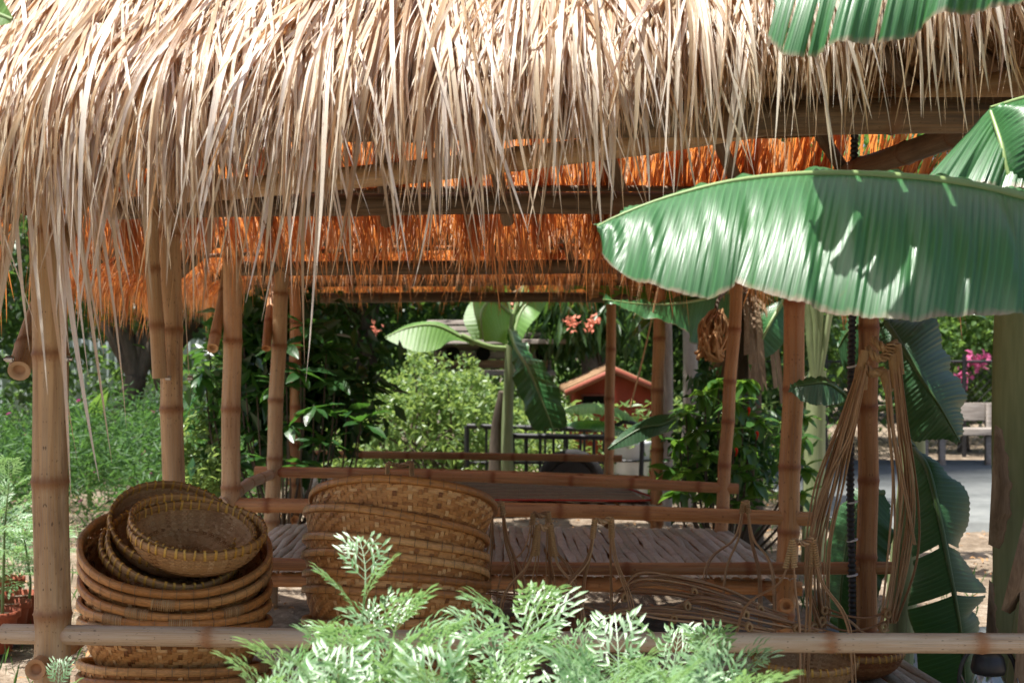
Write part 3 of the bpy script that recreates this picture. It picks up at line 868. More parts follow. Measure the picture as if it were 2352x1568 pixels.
# ------------------------------------------------------------------ hut 3 (farthest)
hut3 = thing('bamboo_hut', 'farthest open bamboo hut, with a striped mat laid on its bed', 'hut', (-0.38, 10.3, 0), group='thatched bamboo huts in a row')
P5L, P5R, P6R, P6L = (-1.448, 9.5), (0.95, 9.3), (0.775, 11.3), (-1.746, 11.5)
hut_frame(hut3, P5L, P5R, P6R, P6L, (0.04, 0.041, 0.041, 0.04), (0.0, 0.02, 0.02, 0.02), (M_BAMO, M_BAMO, M_BAMO, M_BAMO),
          (0.66, 0.61, 0.608, 0.63), 1.93, 0.455, M_BAMO, (M_BAMO, M_BAMO), 0.034)
slat_bed(hut3, (-1.5, 9.25), (1.0, 9.1), (0.84, 11.35), (-1.76, 11.5), 0.46, 52, 0.048, M_SLAT)
thatch_roof(hut3, [(-2.05, 9.1, 2.0), (1.55, 8.95, 2.02)], [(-2.3, 12.0, 2.0), (1.4, 11.8, 2.02)],
            [(-2.05, 9.1, 1.98), (-2.3, 12.0, 1.98)], [(1.55, 8.95, 2.0), (1.4, 11.8, 2.0)],
            ((-0.95, 10.45, 2.85), (0.25, 10.35, 2.85)), 0.75)
mm = MB()
n_ = 24
xs = np.linspace(-0.55, 0.9, n_); ys = np.linspace(9.28, 10.75, 20)
XX, YY = np.meshgrid(xs, ys)
ZZ = 0.4805 + 0.006 * np.sin(XX * 9) * np.sin(YY * 7) + 0.003 * rng.normal(size=XX.shape)
ii = (np.arange(19)[:, None] * n_ + np.arange(n_ - 1)[None]).ravel()
mm.add(np.stack([XX - (YY - 9.3) * 0.1, YY, ZZ], -1).reshape(-1, 3), np.stack([ii, ii + 1, ii + n_ + 1, ii + n_], 1))
rm_ = mm.build('sleeping_mat', M_MAT)
tag(rm_, 'tan sleeping mat with dark stripes and red edge on the farthest bed', 'mat')
me_ = MB()
rr = lambda x, y: (x - (y - 9.3) * 0.1, y, 0.492)
tube(me_, bez([rr(-0.55, 9.28), rr(0.2, 9.28), rr(0.9, 9.28), rr(0.9, 10.0), rr(0.9, 10.75)], 24), 0.007, 6)
me_.build('red_edging', NT('red_cloth').m, rm_)
_t = NT('red_cloth_edge'); rm_.children[0].data.materials[0] = _t.surf(_t.pri((0.40, 0.05, 0.035), 0.8, 0.15))
# ------------------------------------------------------------------ baskets
def basket_profile(r, rb, h, v, bowl):
    """radius and depth below the rim; v 0 at the rim .. 1 at the bottom edge"""
    if bowl:
        an = v * 1.25
        return r * np.cos(an) ** 0.8, -h * np.sin(an) / math.sin(1.25)
    return r + (rb - r) * v ** 1.6, -h * v

def weave_meshes(r, rb, h, ns, rows, bowl, twill, amp, seed, name, mat):
    g = np.random.default_rng(seed)
    m = MB()
    sub = 2
    K = ns * sub + 1
    th = np.linspace(0, 2 * np.pi, K)
    ist = np.arange(K) / sub
    hw = 0.56 / rows
    for k in range(rows):
        v = (k + 0.5) / rows
        if twill:
            ph = np.sin(2 * np.pi * (ist + k) / 4.0)
        else:
            ph = np.cos(np.pi * ist) * (1 if k % 2 else -1)
        wob = 0.10 / rows * np.sin(th * g.integers(3, 9) + g.uniform(0, 6))
        rings = []
        for e in (-hw, hw):
            vv = np.clip(v + e + wob, 0, 1)
            R, Z = basket_profile(r, rb, h, vv, bowl)
            R = R + amp * ph
            rings.append(np.stack([R * np.cos(th), R * np.sin(th), Z], -1))
        V = np.stack(rings, 1)
        A = np.zeros((K, 2, 4))
        A[..., 0] = np.clip(g.normal(0.5, 0.22) + 0.12 * np.sin(th * 2 + g.uniform(0, 6))[:, None], 0, 1)
        A[..., 1] = (th / 6.28 * 3)[:, None]; A[..., 2] = [0, 1]; A[..., 3] = g.random()
        i = np.arange(K - 1) * 2
        m.add(V.reshape(-1, 3), np.stack([i, i + 1, i + 3, i + 2], 1), None, A.reshape(-1, 4))
    # staves
    Ks = rows + 3
    for q in range(ns):
        t0 = 2 * np.pi * q / ns + g.normal(0, 0.12) / ns
        v = np.linspace(0, 1, Ks)
        kk = v * rows
        if twill:
            ph = -np.sin(2 * np.pi * (q + kk) / 4.0)
        else:
            ph = -np.cos(np.pi * q) * np.sin(np.pi * (kk))
        R, Z = basket_profile(r, rb, h, v, bowl)
        R = R + amp * ph * 0.9
        sl = (0.5 * v if twill else 0.0) * 6.28 / ns * 2
        dt = 0.40 * 2 * np.pi / ns
        V = np.stack([np.stack([R * np.cos(t0 + sl - dt), R * np.sin(t0 + sl - dt), Z], -1), np.stack([R * np.cos(t0 + sl + dt), R * np.sin(t0 + sl + dt), Z], -1)], 1)
        A = np.zeros((Ks, 2, 4)); A[..., 0] = np.clip(g.normal(0.55, 0.25), 0, 1); A[..., 1] = v[:, None]; A[..., 2] = [0, 1]; A[..., 3] = g.random()
        i = np.arange(Ks - 1) * 2
        m.add(V.reshape(-1, 3), np.stack([i, i + 1, i + 3, i + 2], 1), None, A.reshape(-1, 4))
    # bottom: crossing strips
    Rb, Zb = basket_profile(r, rb, h, np.array([1.0]), bowl)
    Rb, Zb = float(Rb[0]), float(Zb[0])
    nb = 12
    for ax in (0, 1):
        for q in range(nb):
            o = (q + 0.5) / nb * 2 - 1
            half = math.sqrt(max(0, 1 - o * o)) * Rb * 1.02
            K2 = nb + 1
            s = np.linspace(-half, half, K2)
            z = Zb - (0.012 if bowl else 0.0) * (1 - (s / Rb) ** 2 - o * o) + amp * np.cos(np.pi * (np.arange(K2) + q)) * (1 if ax else -1)
            w = Rb / nb * 0.95
            a_, b_ = np.stack([s, np.full(K2, o * Rb - w), z], -1), np.stack([s, np.full(K2, o * Rb + w), z], -1)
            if ax:
                a_, b_ = a_[:, [1, 0, 2]], b_[:, [1, 0, 2]]
            V = np.stack([a_, b_], 1)
            A = np.zeros((K2, 2, 4)); A[..., 0] = g.random(); A[..., 2] = [0, 1]; A[..., 3] = g.random()
            i = np.arange(K2 - 1) * 2
            m.add(V.reshape(-1, 3), np.stack([i, i + 1, i + 3, i + 2], 1), None, A.reshape(-1, 4))
    return m.mesh(name, mat)

def rim_mesh(r, rh, rt, seed, mat):
    """flat split-bamboo hoop, two bands clamping the weave"""
    g = np.random.default_rng(seed)
    m = MB()
    seg = 72
    th = np.linspace(0, 2 * np.pi, seg + 1)
    ov = g.uniform(0, 6.28)
    prof = np.array([[-1, -0.8], [-0.9, 0.5], [-0.5, 0.95], [0, 0.75], [0.5, 0.95], [0.9, 0.5], [1, -0.8], [0.6, -1], [0, -0.9], [-0.6, -1]])
    wob = rh * 0.18 * np.sin(th * 2 + ov) + rh * 0.10 * np.sin(th * 5 + ov)
    V = np.zeros((seg + 1, len(prof), 3))
    R = r + prof[None, :, 0] * rt
    V[..., 0] = R * np.cos(th)[:, None]; V[..., 1] = R * np.sin(th)[:, None]
    V[..., 2] = prof[None, :, 1] * rh + (wob * np.minimum(1, np.sin(th / 2) * 4))[:, None]
    n = len(prof)
    A = np.zeros((seg + 1, n, 4)); A[..., 0] = np.clip(g.uniform(0.1, 0.95) + 0.25 * np.sin(th * 1.5 + ov)[:, None], 0, 1); A[..., 1] = (th / 6.28)[:, None] * 2; A[..., 2] = np.linspace(0, 2, n)[None]; A[..., 3] = g.random()
    i = np.arange(seg)[:, None] * n; j = np.arange(n)[None]; jn = (j + 1) % n
    m.add(V.reshape(-1, 3), np.stack([i + j, i + jn, i + n + jn, i + n + j], -1).reshape(-1, 4), None, A.reshape(-1, 4))
    return m.mesh('rim', mat)

def binding_mesh(r, rh, rt, n, width, th_, seed, mat, groups=False):
    g = np.random.default_rng(seed)
    m = MB()
    prof = np.array([[-1.1, -1.1], [-1.1, 0.6], [-0.5, 1.12], [0.5, 1.12], [1.1, 0.6], [1.1, -1.1], [0, -1.15], [-1.1, -1.1]])
    for k in range(n):
        t0 = 2 * np.pi * (k + g.uniform(-0.12, 0.12)) / n
        if groups:
            t0 = groups[k % len(groups)] + (k // len(groups)) * width * 1.7 / r
        w = width * g.uniform(0.8, 1.2) / r / 2
        sk = g.normal(0, 0.35) * w
        V = []
        for pp in prof:
            RR = r + pp[0] * (rt + th_)
            for sgn in (-1, 1):
                tt = t0 + sgn * w + sk * pp[1]
                V.append([RR * math.cos(tt), RR * math.sin(tt), pp[1] * (rh + th_)])
        i = np.arange(len(prof) - 1) * 2
        A = np.zeros((len(V), 4)); A[:, 0] = g.random(); A[:, 2] = np.tile([0, 1], len(prof)); A[:, 3] = g.random()
        m.add(V, np.stack([i, i + 1, i + 3, i + 2], 1), None, A)
    return m.mesh('rim_binding', mat)

def put_basket(meshes, centre, tilt, roll, spin, label, group, h, cat='basket', scale=1.0):
    rot = (math.radians(tilt), math.radians(roll), math.radians(spin))
    # the Empty sits at the basket's base; parts hang from it with the rim h above
    M = Matrix.Rotation(rot[2], 4, 'Z') @ Matrix.Rotation(rot[1], 4, 'Y') @ Matrix.Rotation(rot[0], 4, 'X')
    # spin about own axis first, then tilt and roll in world axes
    M = Matrix.Rotation(rot[1], 4, 'Y') @ Matrix.Rotation(rot[0], 4, 'X') @ Matrix.Rotation(rot[2], 4, 'Z')
    base = Vector(centre) - (M @ Vector((0, 0, h))) * scale
    e = bpy.data.objects.new('woven_basket', None); COL.objects.link(e)
    e.empty_display_size = 0.1
    e.location = base; e.rotation_euler = M.to_euler(); e.scale = (scale,) * 3
    WM[e.name] = Matrix.Translation(base) @ M @ Matrix.Scale(scale, 4)
    tag(e, label, cat, group)
    for nm, me in meshes:
        o = bpy.data.objects.new(nm, me); COL.objects.link(o); o.parent = e; o.location = (0, 0, h)
        if nm in ('rim_binding', 'yellow_binding', 'cane_wrap'): o['kind'] = 'stuff'
    return e

BIGS = []
for k in range(4):
    r = 0.278
    wl_ = weave_meshes(r, 0.205, 0.155, 112, 20, False, True, 0.0026, 40 + k, 'woven_wall', M_WEAVE)
    rm = rim_mesh(r + 0.005, 0.0120, 0.0095, 50 + k, M_RIM)
    bd = binding_mesh(r + 0.005, 0.0120, 0.0095, 44, 0.0018, 0.0008, 60 + k, M_WIRE)
    cb = binding_mesh(r + 0.005, 0.0120, 0.0095, 24, 0.0032, 0.0013, 70 + k, M_BINDO, [4.3 + k, 5.6 + k * 0.7])
    BIGS.append([('woven_wall', wl_), ('rim', rm), ('rim_binding', bd), ('cane_wrap', cb)])
SMALL = []
for k in range(3):
    r = 0.198
    wl_ = weave_meshes(r, 0.12, 0.115, 64, 19, True, False, 0.0024, 80 + k, 'woven_bowl', M_WEAVEF if k < 2 else M_WEAVER)
    rm = rim_mesh(r + 0.002, 0.0120, 0.006, 90 + k, M_RIMG)
    bd = binding_mesh(r + 0.002, 0.0120, 0.006, 44, 0.0068, 0.0012, 95 + k, M_BIND)
    SMALL.append([('woven_bowl', wl_), ('rim', rm), ('yellow_binding', bd)])

gL = 'large round baskets stacked beside the left post'
LEFT = [  # y of the rim centre, x, tilt, roll, label
    (1548, 402, -7, 0, 'lowest brown round basket of the left stack, at the bottom edge'),
    (1524, 403, -8, 1, 'brown round basket second from the bottom of the left stack'),
    (1425, 404, -5, 1, 'brown round basket with rim just above the front rail, left stack'),
    (1383, 403, 2, 3, 'round basket fourth from the top in the left stack'),
    (1337, 405, 10, 6, 'round basket third from the top in the left stack'),
    (1287, 405, 17, 7.5, 'tilted round basket second from the top among the large ones, left stack'),
    (1256, 405, 19.5, 8, 'topmost large round basket of the left stack, holding small yellow-bound bowls'),
]
for k, (y, x, ti, ro, lb) in enumerate(LEFT):
    put_basket(BIGS[(k * 3 + 1) % 4], at(x, y, 4.35), ti, ro, k * 73 + 20, lb, gL, 0.155)
gS = 'small yellow-bound bowl baskets heaped in the left stack'
put_basket(SMALL[2], at(385, 1262, 4.37), 24, 17, 10, 'small dark reddish bowl basket deepest in the heap, at its left edge', gS, 0.115)
put_basket(SMALL[0], at(402, 1252, 4.33), 26, 17, 60, 'small bowl basket with slanting yellow-bound rim under the other bowls', gS, 0.115)
put_basket(SMALL[1], at(400, 1205, 4.40), 30, 20, 130, 'small bowl basket leaning at the back, its rim highest in the heap', gS, 0.115, scale=0.97)
put_basket(SMALL[0], at(455, 1214, 4.27), 14, 7, 200, 'small yellow-bound bowl basket on top of the heap, holding another bowl', gS, 0.115)
put_basket(SMALL[1], at(444, 1207, 4.29), 17, 15, 300, 'innermost small bowl basket nested askew inside the top bowl', gS, 0.115, scale=0.93)

gR = 'large round baskets stacked in the middle of the nearest bed'
RIGHT = [
    (1548, 912, -5, 1, 'lowest woven basket of the middle stack, hidden behind feathery leaves'),
    (1502, 911, -6, 0, 'second lowest woven basket of the middle stack, behind feathery leaves'),
    (1468, 910, -6, 1, 'third lowest woven basket of the middle stack, behind the front rail'),
    (1420, 910, -8, -1, 'woven basket just above the front rail in the middle stack'),
    (1363, 911, -11, 3, 'woven basket fifth from the top in the middle stack'),
    (1332, 912, -12, 4, 'woven basket fourth from the top in the middle stack'),
    (1297, 910, -14, 6, 'woven basket third from the top in the middle stack'),
    (1262, 911, -14, 6, 'woven basket with two cane wraps below the top ones, middle stack'),
    (1211, 911, -16, 9, 'tilted woven basket second from the top in the middle stack'),
    (1157, 927, -21, 2.5, 'topmost woven basket of the middle stack, tipped backwards with arched rim'),
]
for k, (y, x, ti, ro, lb) in enumerate(RIGHT):
    put_basket(BIGS[(k * 3 + 2) % 4], at(x, y, 4.55), ti, ro, k * 97 + 5, lb, gR, 0.155, scale=1.035)
gB = 'small yellow-bound bowl baskets at the right end of the bed'
put_basket(SMALL[0], at(1848, 1512, 4.55), 3, 1, 30, 'small yellow-bound bowl basket under the rail below the carriers', gB, 0.115, scale=0.82)
put_basket(SMALL[2], at(1965, 1488, 4.95), 2, 0, 80, 'small reddish bowl basket behind the yellow-bound one, under the rail', gB, 0.115, scale=0.82)
put_basket(SMALL[2], at(1262, 1432, 5.0), 6, 0, 80, 'small reddish bowl basket among carriers behind the feathery leaves', gB, 0.115, scale=0.7)

# ------------------------------------------------------------------ rattan carriers
def flat_strip(mb, P, w=0.006, th=0.0022, rnd=None):
    tube(mb, P, w, 6, True, U(0, 1) if rnd is None else rnd, flat=th / w)

def wrap(mb, P, r, turns):
    """windings round a bundle"""
    P = resample(P, turns * 8)
    T, N, B = frames(P)
    an = np.linspace(0, turns * 2 * np.pi, len(P))
    H = P + (N * np.cos(an)[:, None] + B * np.sin(an)[:, None]) * r
    tube(mb, H, 0.0036, 5, True, U(0.2, 0.9))

def carrier(label, top, spread, feet, wrap_len=0.25, nper=3, handle=0.07, ring=True, bow=0.06, floor=0.345):
    """rattan sling: handle, legs in pairs down to a base hoop"""
    top = Vector(top)
    base = sum((Vector(f) for f in feet), Vector()) / len(feet)
    th = thing('rattan_carrier', label, 'carrier', (base.x, base.y, floor), group='rattan basket carriers')
    a, b = top - Vector(spread) * 0.5, top + Vector(spread) * 0.5
    m = MB()
    cps = [a, a + (b - a) * 0.25 + Vector((0, 0, -0.008)), (a + b) / 2 + Vector((0, 0, -0.012)), a + (b - a) * 0.75 + Vector((0, 0, -0.006)), b]
    c = bez(cps, 16)
    T, N, B = frames(c)
    for k in range(3):
        an = np.linspace(0, 9, len(c)) + k * 2.09
        flat_strip(m, c + (N * np.cos(an)[:, None] + B * np.sin(an)[:, None]) * 0.006, 0.005, 0.0025)
    m.build('handle', M_RATTAN, th)
    for k, f in enumerate(feet):
        f = Vector(f)
        s = a if k < len(feet) / 2 else b
        mid = s + (f - s) * 0.5 + Vector(((f.x - s.x) * 0.35 + U(-.01, .01), (f.y - s.y) * 0.35, U(0.0, bow)))
        q = s + (f - s) * 0.22 + Vector((U(-.004, .004), 0, 0))
        path = bez([s, q, mid, f], 18)
        for j in range(nper):
            m = MB()
            o = np.array([U(-.007, .007), U(-.007, .007), 0])
            flat_strip(m, path + o * np.linspace(0.4, 2.0, len(path))[:, None], U(0.0032, 0.005), 0.0022)
            m.build('strip', M_RATTAN, th)
        m = MB()
        n = max(3, int(len(path) * wrap_len))
        wrap(m, path[:n], 0.0068, max(4, int(np.linalg.norm(np.diff(path[:n], axis=0), axis=1).sum() / 0.0068)))
        m.build('wrapping', M_BINDO, th)
    if ring:
        c = base; rr = max((Vector(f) - base).length for f in feet)
        t = np.linspace(0, 2 * np.pi, 28)
        for k in range(2):
            m = MB()
            flat_strip(m, np.stack([c.x + rr * np.cos(t), c.y + rr * np.sin(t), np.full(28, floor + 0.008 + 0.012 * k)], 1), 0.006, 0.004)
            m.build('base_hoop', M_RATTAN, th)
    return th

bz = 0.352
def ft(x, d, z=bz):
    return ((x - 1176) * d / 3267, d, z)
carrier('small rattan carrier leaning against the middle basket stack', at(1142, 1152, 4.75), (0.03, 0, 0), [ft(1090, 4.75), ft(1130, 4.95), ft(1190, 4.8), ft(1215, 4.6)], 0.15)
carrier('rattan carrier with narrow handle right behind the wrapped one', at(1242, 1176, 4.85), (0.05, 0.01, 0), [ft(1140, 4.9), ft(1190, 5.02), ft(1260, 5.0), ft(1330, 4.85)], 0.1)
carrier('rattan carrier with thick wrapped shoulders, third from the middle stack', at(1250, 1204, 4.6), (0.04, 0, 0), [ft(1150, 4.6), ft(1210, 4.75), ft(1290, 4.75), ft(1352, 4.55)], 0.35)
carrier('tall splayed rattan carrier left of the tangled heap', at(1385, 1190, 4.55), (0.052, 0.01, 0), [ft(1275, 4.5), ft(1330, 4.72), ft(1410, 4.7), ft(1462, 4.45)], 0.22)
carrier('slim pointed rattan carrier before the thick leaning post', at(1712, 1150, 5.05), (0.012, 0, 0), [ft(1612, 5.0), ft(1655, 5.15), ft(1745, 5.1), ft(1775, 5.0)], 0.04)
carrier('rattan carrier with wrapped handle just left of the post with black conduit', at(1845, 1238, 4.2), (0.062, 0.01, 0), [ft(1665, 4.2), ft(1838, 4.05), ft(1850, 4.35), ft(1968, 4.2)], 0.3)
carrier('rattan handle loop rising behind the topmost middle basket', at(918, 1062, 5.15), (0.085, 0, 0), [ft(858, 5.05), ft(880, 5.25), ft(960, 5.25), ft(985, 5.05)], 0.3, ring=True)

# the carrier hung on the right rear post of the nearest hut
hk = thing('rattan_carrier', 'large rattan carrier hung high on the right post with black conduit', 'carrier', at(1975, 1450, 5.0), group='rattan basket carriers')
m = MB()
for j, (x0, y0, x1, y1) in enumerate([(1978, 835, 2030, 850), (1990, 800, 2050, 812), (2005, 778, 2060, 790)]):
    c = bez([at(x0, y0, 4.99 + j * .015), at(x0 + 18, y0 + 16, 4.98), at((x0 + x1) / 2, y0 + 22, 4.98), at(x1 - 12, y1 + 4, 4.98), at(x1, y1, 4.99 + j * .015)], 16)
    T, N, B = frames(c)
    for k in range(4):
        an = np.linspace(0, 10, len(c)) + k * 1.57
        flat_strip(m, c + (N * np.cos(an)[:, None] + B * np.sin(an)[:, None]) * 0.011, 0.008, 0.004)
m.build('braided_handle', M_BINDO, hk)
def hang(x0, y0, x1, y1, x2, y2, n, sp, d=5.0, w=0.0075):
    for k in range(n):
        o = (k - (n - 1) / 2) * sp * 0.55 + U(-5, 5)
        P = bez([at(x0 + o * 0.15, y0, d - 0.005), at(x0 + (x1 - x0) * .5 + o * 0.5, (y0 + y1) / 2, d - 0.05), at(x1 + o, y1, d - 0.06 + U(-.03, .03)), at((x1 + x2) / 2 + (-18 if x1 < 2000 else 9) + o * 1.1 + U(-11, 11), (y1 + y2) / 2, d - 0.05), at(x2 + o * 0.8, y2, d - 0.01 + U(-.03, .03))], 24)
        m = MB(); flat_strip(m, P, w * U(0.75, 1.35), 0.003); m.build('strip', M_RATTAN, hk)
hang(1972, 850, 1885, 1120, 1868, 1440, 7, 9)
hang(1985, 845, 1920, 1100, 1895, 1425, 5, 8)
hang(1995, 830, 1935, 1120, 1905, 1410, 3, 10)
hang(2032, 850, 2060, 1120, 2030, 1440, 4, 10)
hang(2050, 815, 2085, 1120, 2048, 1430, 5, 9)
hang(2060, 795, 2098, 1150, 2052, 1425, 4, 7)
hang(1978, 850, 1868, 1230, 1890, 1440, 4, 9, 4.97)
hang(1990, 840, 1950, 1000, 1862, 1300, 2, 9, 4.96)
hang(2040, 850, 2050, 1000, 2098, 1250, 2, 9, 4.96)
for pts, n in (([(1975, 842), (1966, 905)], 9), ([(1988, 805), (1975, 850)], 7), ([(2028, 850), (2042, 900)], 8), ([(2050, 812), (2056, 890)], 11), ([(2060, 790), (2068, 860)], 9), ([(1985, 845), (1982, 895)], 7)):
    m = MB(); wrap(m, bez([at(*p, 4.99) for p in pts], 8), 0.013, n * 2); m.build('wrapping', M_BINDO, hk)
# the base loops of that carrier
for (xa, ya, xb, yb, sag) in ((1895, 1395, 2045, 1400, 18), (1880, 1425, 2050, 1420, 22), (1900, 1410, 2040, 1445, 12), (1868, 1440, 2035, 1460, 15)):
    m = MB()
    flat_strip(m, bez([at(xa, ya, 4.98), at((xa * 2 + xb) / 3, ya + sag, 4.92), at((xa + 2 * xb) / 3, yb + sag, 4.92), at(xb, yb, 4.98)], 18), 0.0075, 0.004)
    m.build('base_strip', M_RATTAN, hk)
for x, y in ((1893, 1400), (1887, 1425), (2038, 1408), (2028, 1440), (1870, 1440)):
    m = MB()
    t = np.linspace(0, 4 * np.pi, 40)
    c = np.array(at(x, y, 4.96))
    tube(m, c + np.stack([0.010 * np.cos(t), 0.014 * np.sin(t * 0.5), 0.013 * np.sin(t)], 1), 0.006, 6, True, U(0.3, 1))
    m.build('knot', M_BINDO, hk)

# the tangled heap: three carriers lying over one another
def heap(label, xa, ya, xb, yb, rise, d, n, width):
    th = thing('rattan_carrier', label, 'carrier', at((xa + xb) / 2, 1540, d), group='rattan basket carriers')
    for k in range(n):
        f = k / (n - 1) * 2 - 1
        ra = rise * (1 - f * f * 0.7) * U(0.8, 1.15)
        dd = f * width
        P = bez([at(xa + U(-12, 12), ya + U(-14, 14), d + dd * 0.25), at(xa + (xb - xa) * 0.12, ya - ra * 0.75 + U(-8, 8), d + dd * 0.8), at(xa + (xb - xa) * 0.38, ya * 0.62 + yb * 0.38 - ra + U(-6, 6), d + dd),
                 at(xa + (xb - xa) * 0.7, ya * 0.3 + yb * 0.7 - ra * 0.62 + U(-6, 6), d + dd * 0.8), at(xb + U(-14, 14), yb + U(-10, 10), d + dd * 0.2)], 22)
        m = MB(); flat_strip(m, P, U(0.0038, 0.006), 0.003); m.build('strip', M_RATTAN, th)
    for k in range(3):
        f = 0.05 + 0.4 * k + U(-.03, .03)
        x = xa + (xb - xa) * f; y = ya + (yb - ya) * f - rise * 0.5 * math.sin(f * 3.1)
        t = np.linspace(0, 2 * np.pi * 3, 36)
        c = np.array(at(x, y + U(-12, 8), d - width * 0.7))
        m = MB(); tube(m, c + np.stack([0.008 * np.cos(t), 0.014 * np.sin(t * .33), 0.012 * np.sin(t)], 1), 0.0045, 6, True, U(0.3, 1)); m.build('knot', M_BINDO, th)
    m = MB()
    for s_ in (-1, 1):
        P = bez([at(xa, ya, d + s_ * width * .3), at(xa - 22, ya + 40, d), at(xa + 30, ya + 75, d), at((xa + xb) / 2, ya + 95, d + s_ * width), at(xb, yb + 20, d)], 20)
        flat_strip(m, P, 0.008, 0.004)
    m.build('base_hoop', M_RATTAN, th)
heap('rattan carrier lying arched over the tangled heap, highest of it', 1425, 1370, 1800, 1420, 62, 4.75, 13, 0.14)
heap('rattan carrier lying flat in the tangled heap, nearest the feathery leaves', 1385, 1425, 1770, 1445, 38, 4.55, 10, 0.12)
heap('rattan carrier tailing off to the right of the tangled heap', 1560, 1400, 1880, 1455, 38, 4.65, 10, 0.12)
ls = thing('rattan_carrier', 'loose rattan strips lying slack between the wrapped carriers and heap', 'carrier', at(1300, 1500, 4.9), group='rattan basket carriers')
for k in range(4):
    m = MB()
    flat_strip(m, bez([at(1105 + k * 12, 1352 + k * 6, 4.9), at(1230, 1362 + k * 9, 4.85), at(1340, 1392 + k * 7, 4.8), at(1480 - k * 20, 1440 + k * 9, 4.75), at(1520, 1520, 4.75)], 18), 0.005, 0.003)
    m.build('strip', M_RATTAN, ls)

# ------------------------------------------------------------------ conduit on the right rear post
cd = thing('cable_conduit', 'black corrugated conduit strapped to the right rear post', 'conduit', at(1955, 1440, 5.22))
m = MB()
P = bez([at(1963, 300, 5.28), at(1960, 600, 5.22), at(1956, 800, 5.18), at(1953, 1000, 5.17), at(1954, 1200, 5.17), at(1957, 1290, 5.17), at(1958, 1420, 5.18), at(1958, 1560, 5.18), at(1960, 1730, 5.2)], 300)
R = 0.0135 + 0.0018 * np.sign(np.sin(np.arange(len(P)) * np.pi / 1.0 + 0.5))
P = resample(P, 500); R = 0.0135 + 0.0019 * np.where(np.arange(500) % 4 < 2, 1, -1)
tube(m, P, R, 10)
m.build('hose', M_BLACK, cd)
for y in (853, 1165, 1252, 1332):
    m = MB(); t = np.linspace(0, 2 * np.pi, 14)
    c = np.array(at(1958, y - 12, 5.172))
    tube(m, c + np.stack([0.017 * np.cos(t), 0.017 * np.sin(t), 0.004 * np.cos(t)], 1), 0.004, 6)
    m.build('cable_tie', M_WHITE, cd)

# loose bamboo stick hanging by the far huts
m = MB(); tube(m, bez([at(1512, 660, 8.9), at(1482, 800, 8.9), at(1448, 935, 8.9)], 10), [0.006] * 11, 6)
st_ = tag(m.build('bamboo_stick', M_RATTAN), 'thin slanting cane dangling from the far thatch before the red house', 'stick')

# ------------------------------------------------------------------ lantern
lx, ly, lz = 1.44, 4.3, 0.30
sp_ = MB(); lathe(sp_, [(0, 0.3), (0.10, 0.3), (0.12, 0.27), (0.13, 0.05), (0.14, -0.02)], 16, c=(lx, ly, 0)); 
tag(sp_.build('tree_stump', M_BARK), 'short dark stump carrying the lantern', 'stump')
ln = thing('lantern', 'black storm lantern with glass globe near the bottom right corner', 'lantern', (lx, ly, lz))
m = MB(); lathe(m, [(0, 0.0), (0.07, 0.0), (0.075, 0.01), (0.075, 0.05), (0.055, 0.065), (0.045, 0.075), (0, 0.075)], 24, c=(lx, ly, lz)); m.build('tank', M_BLACK, ln)
m = MB(); lathe(m, [(0.04, 0.076), (0.055, 0.10), (0.062, 0.13), (0.055, 0.17), (0.042, 0.20)], 24, c=(lx, ly, lz)); m.build('glass_globe', M_GLASS, ln)
m = MB(); lathe(m, [(0.0, 0.20), (0.048, 0.20), (0.052, 0.215), (0.045, 0.25), (0.03, 0.265), (0.052, 0.27), (0.05, 0.285), (0.03, 0.30), (0.0, 0.305)], 24, c=(lx, ly, lz)); m.build('chimney_cap', M_BLACK, ln)
for s_ in (-1, 1):
    m = MB(); tube(m, bez([(lx + s_ * 0.07, ly, lz + 0.03), (lx + s_ * 0.088, ly, lz + 0.12), (lx + s_ * 0.082, ly, lz + 0.22), (lx + s_ * 0.045, ly, lz + 0.285)], 12), 0.007, 8); m.build('side_tube', M_BLACK, ln)
m = MB(); tube(m, bez([(lx - 0.085, ly, lz + 0.2), (lx - 0.07, ly - 0.05, lz + 0.16), (lx, ly - 0.09, lz + 0.13), (lx + 0.07, ly - 0.05, lz + 0.16), (lx + 0.085, ly, lz + 0.2)], 16), 0.0025, 6); m.build('carrying_wire', M_STEEL, ln)
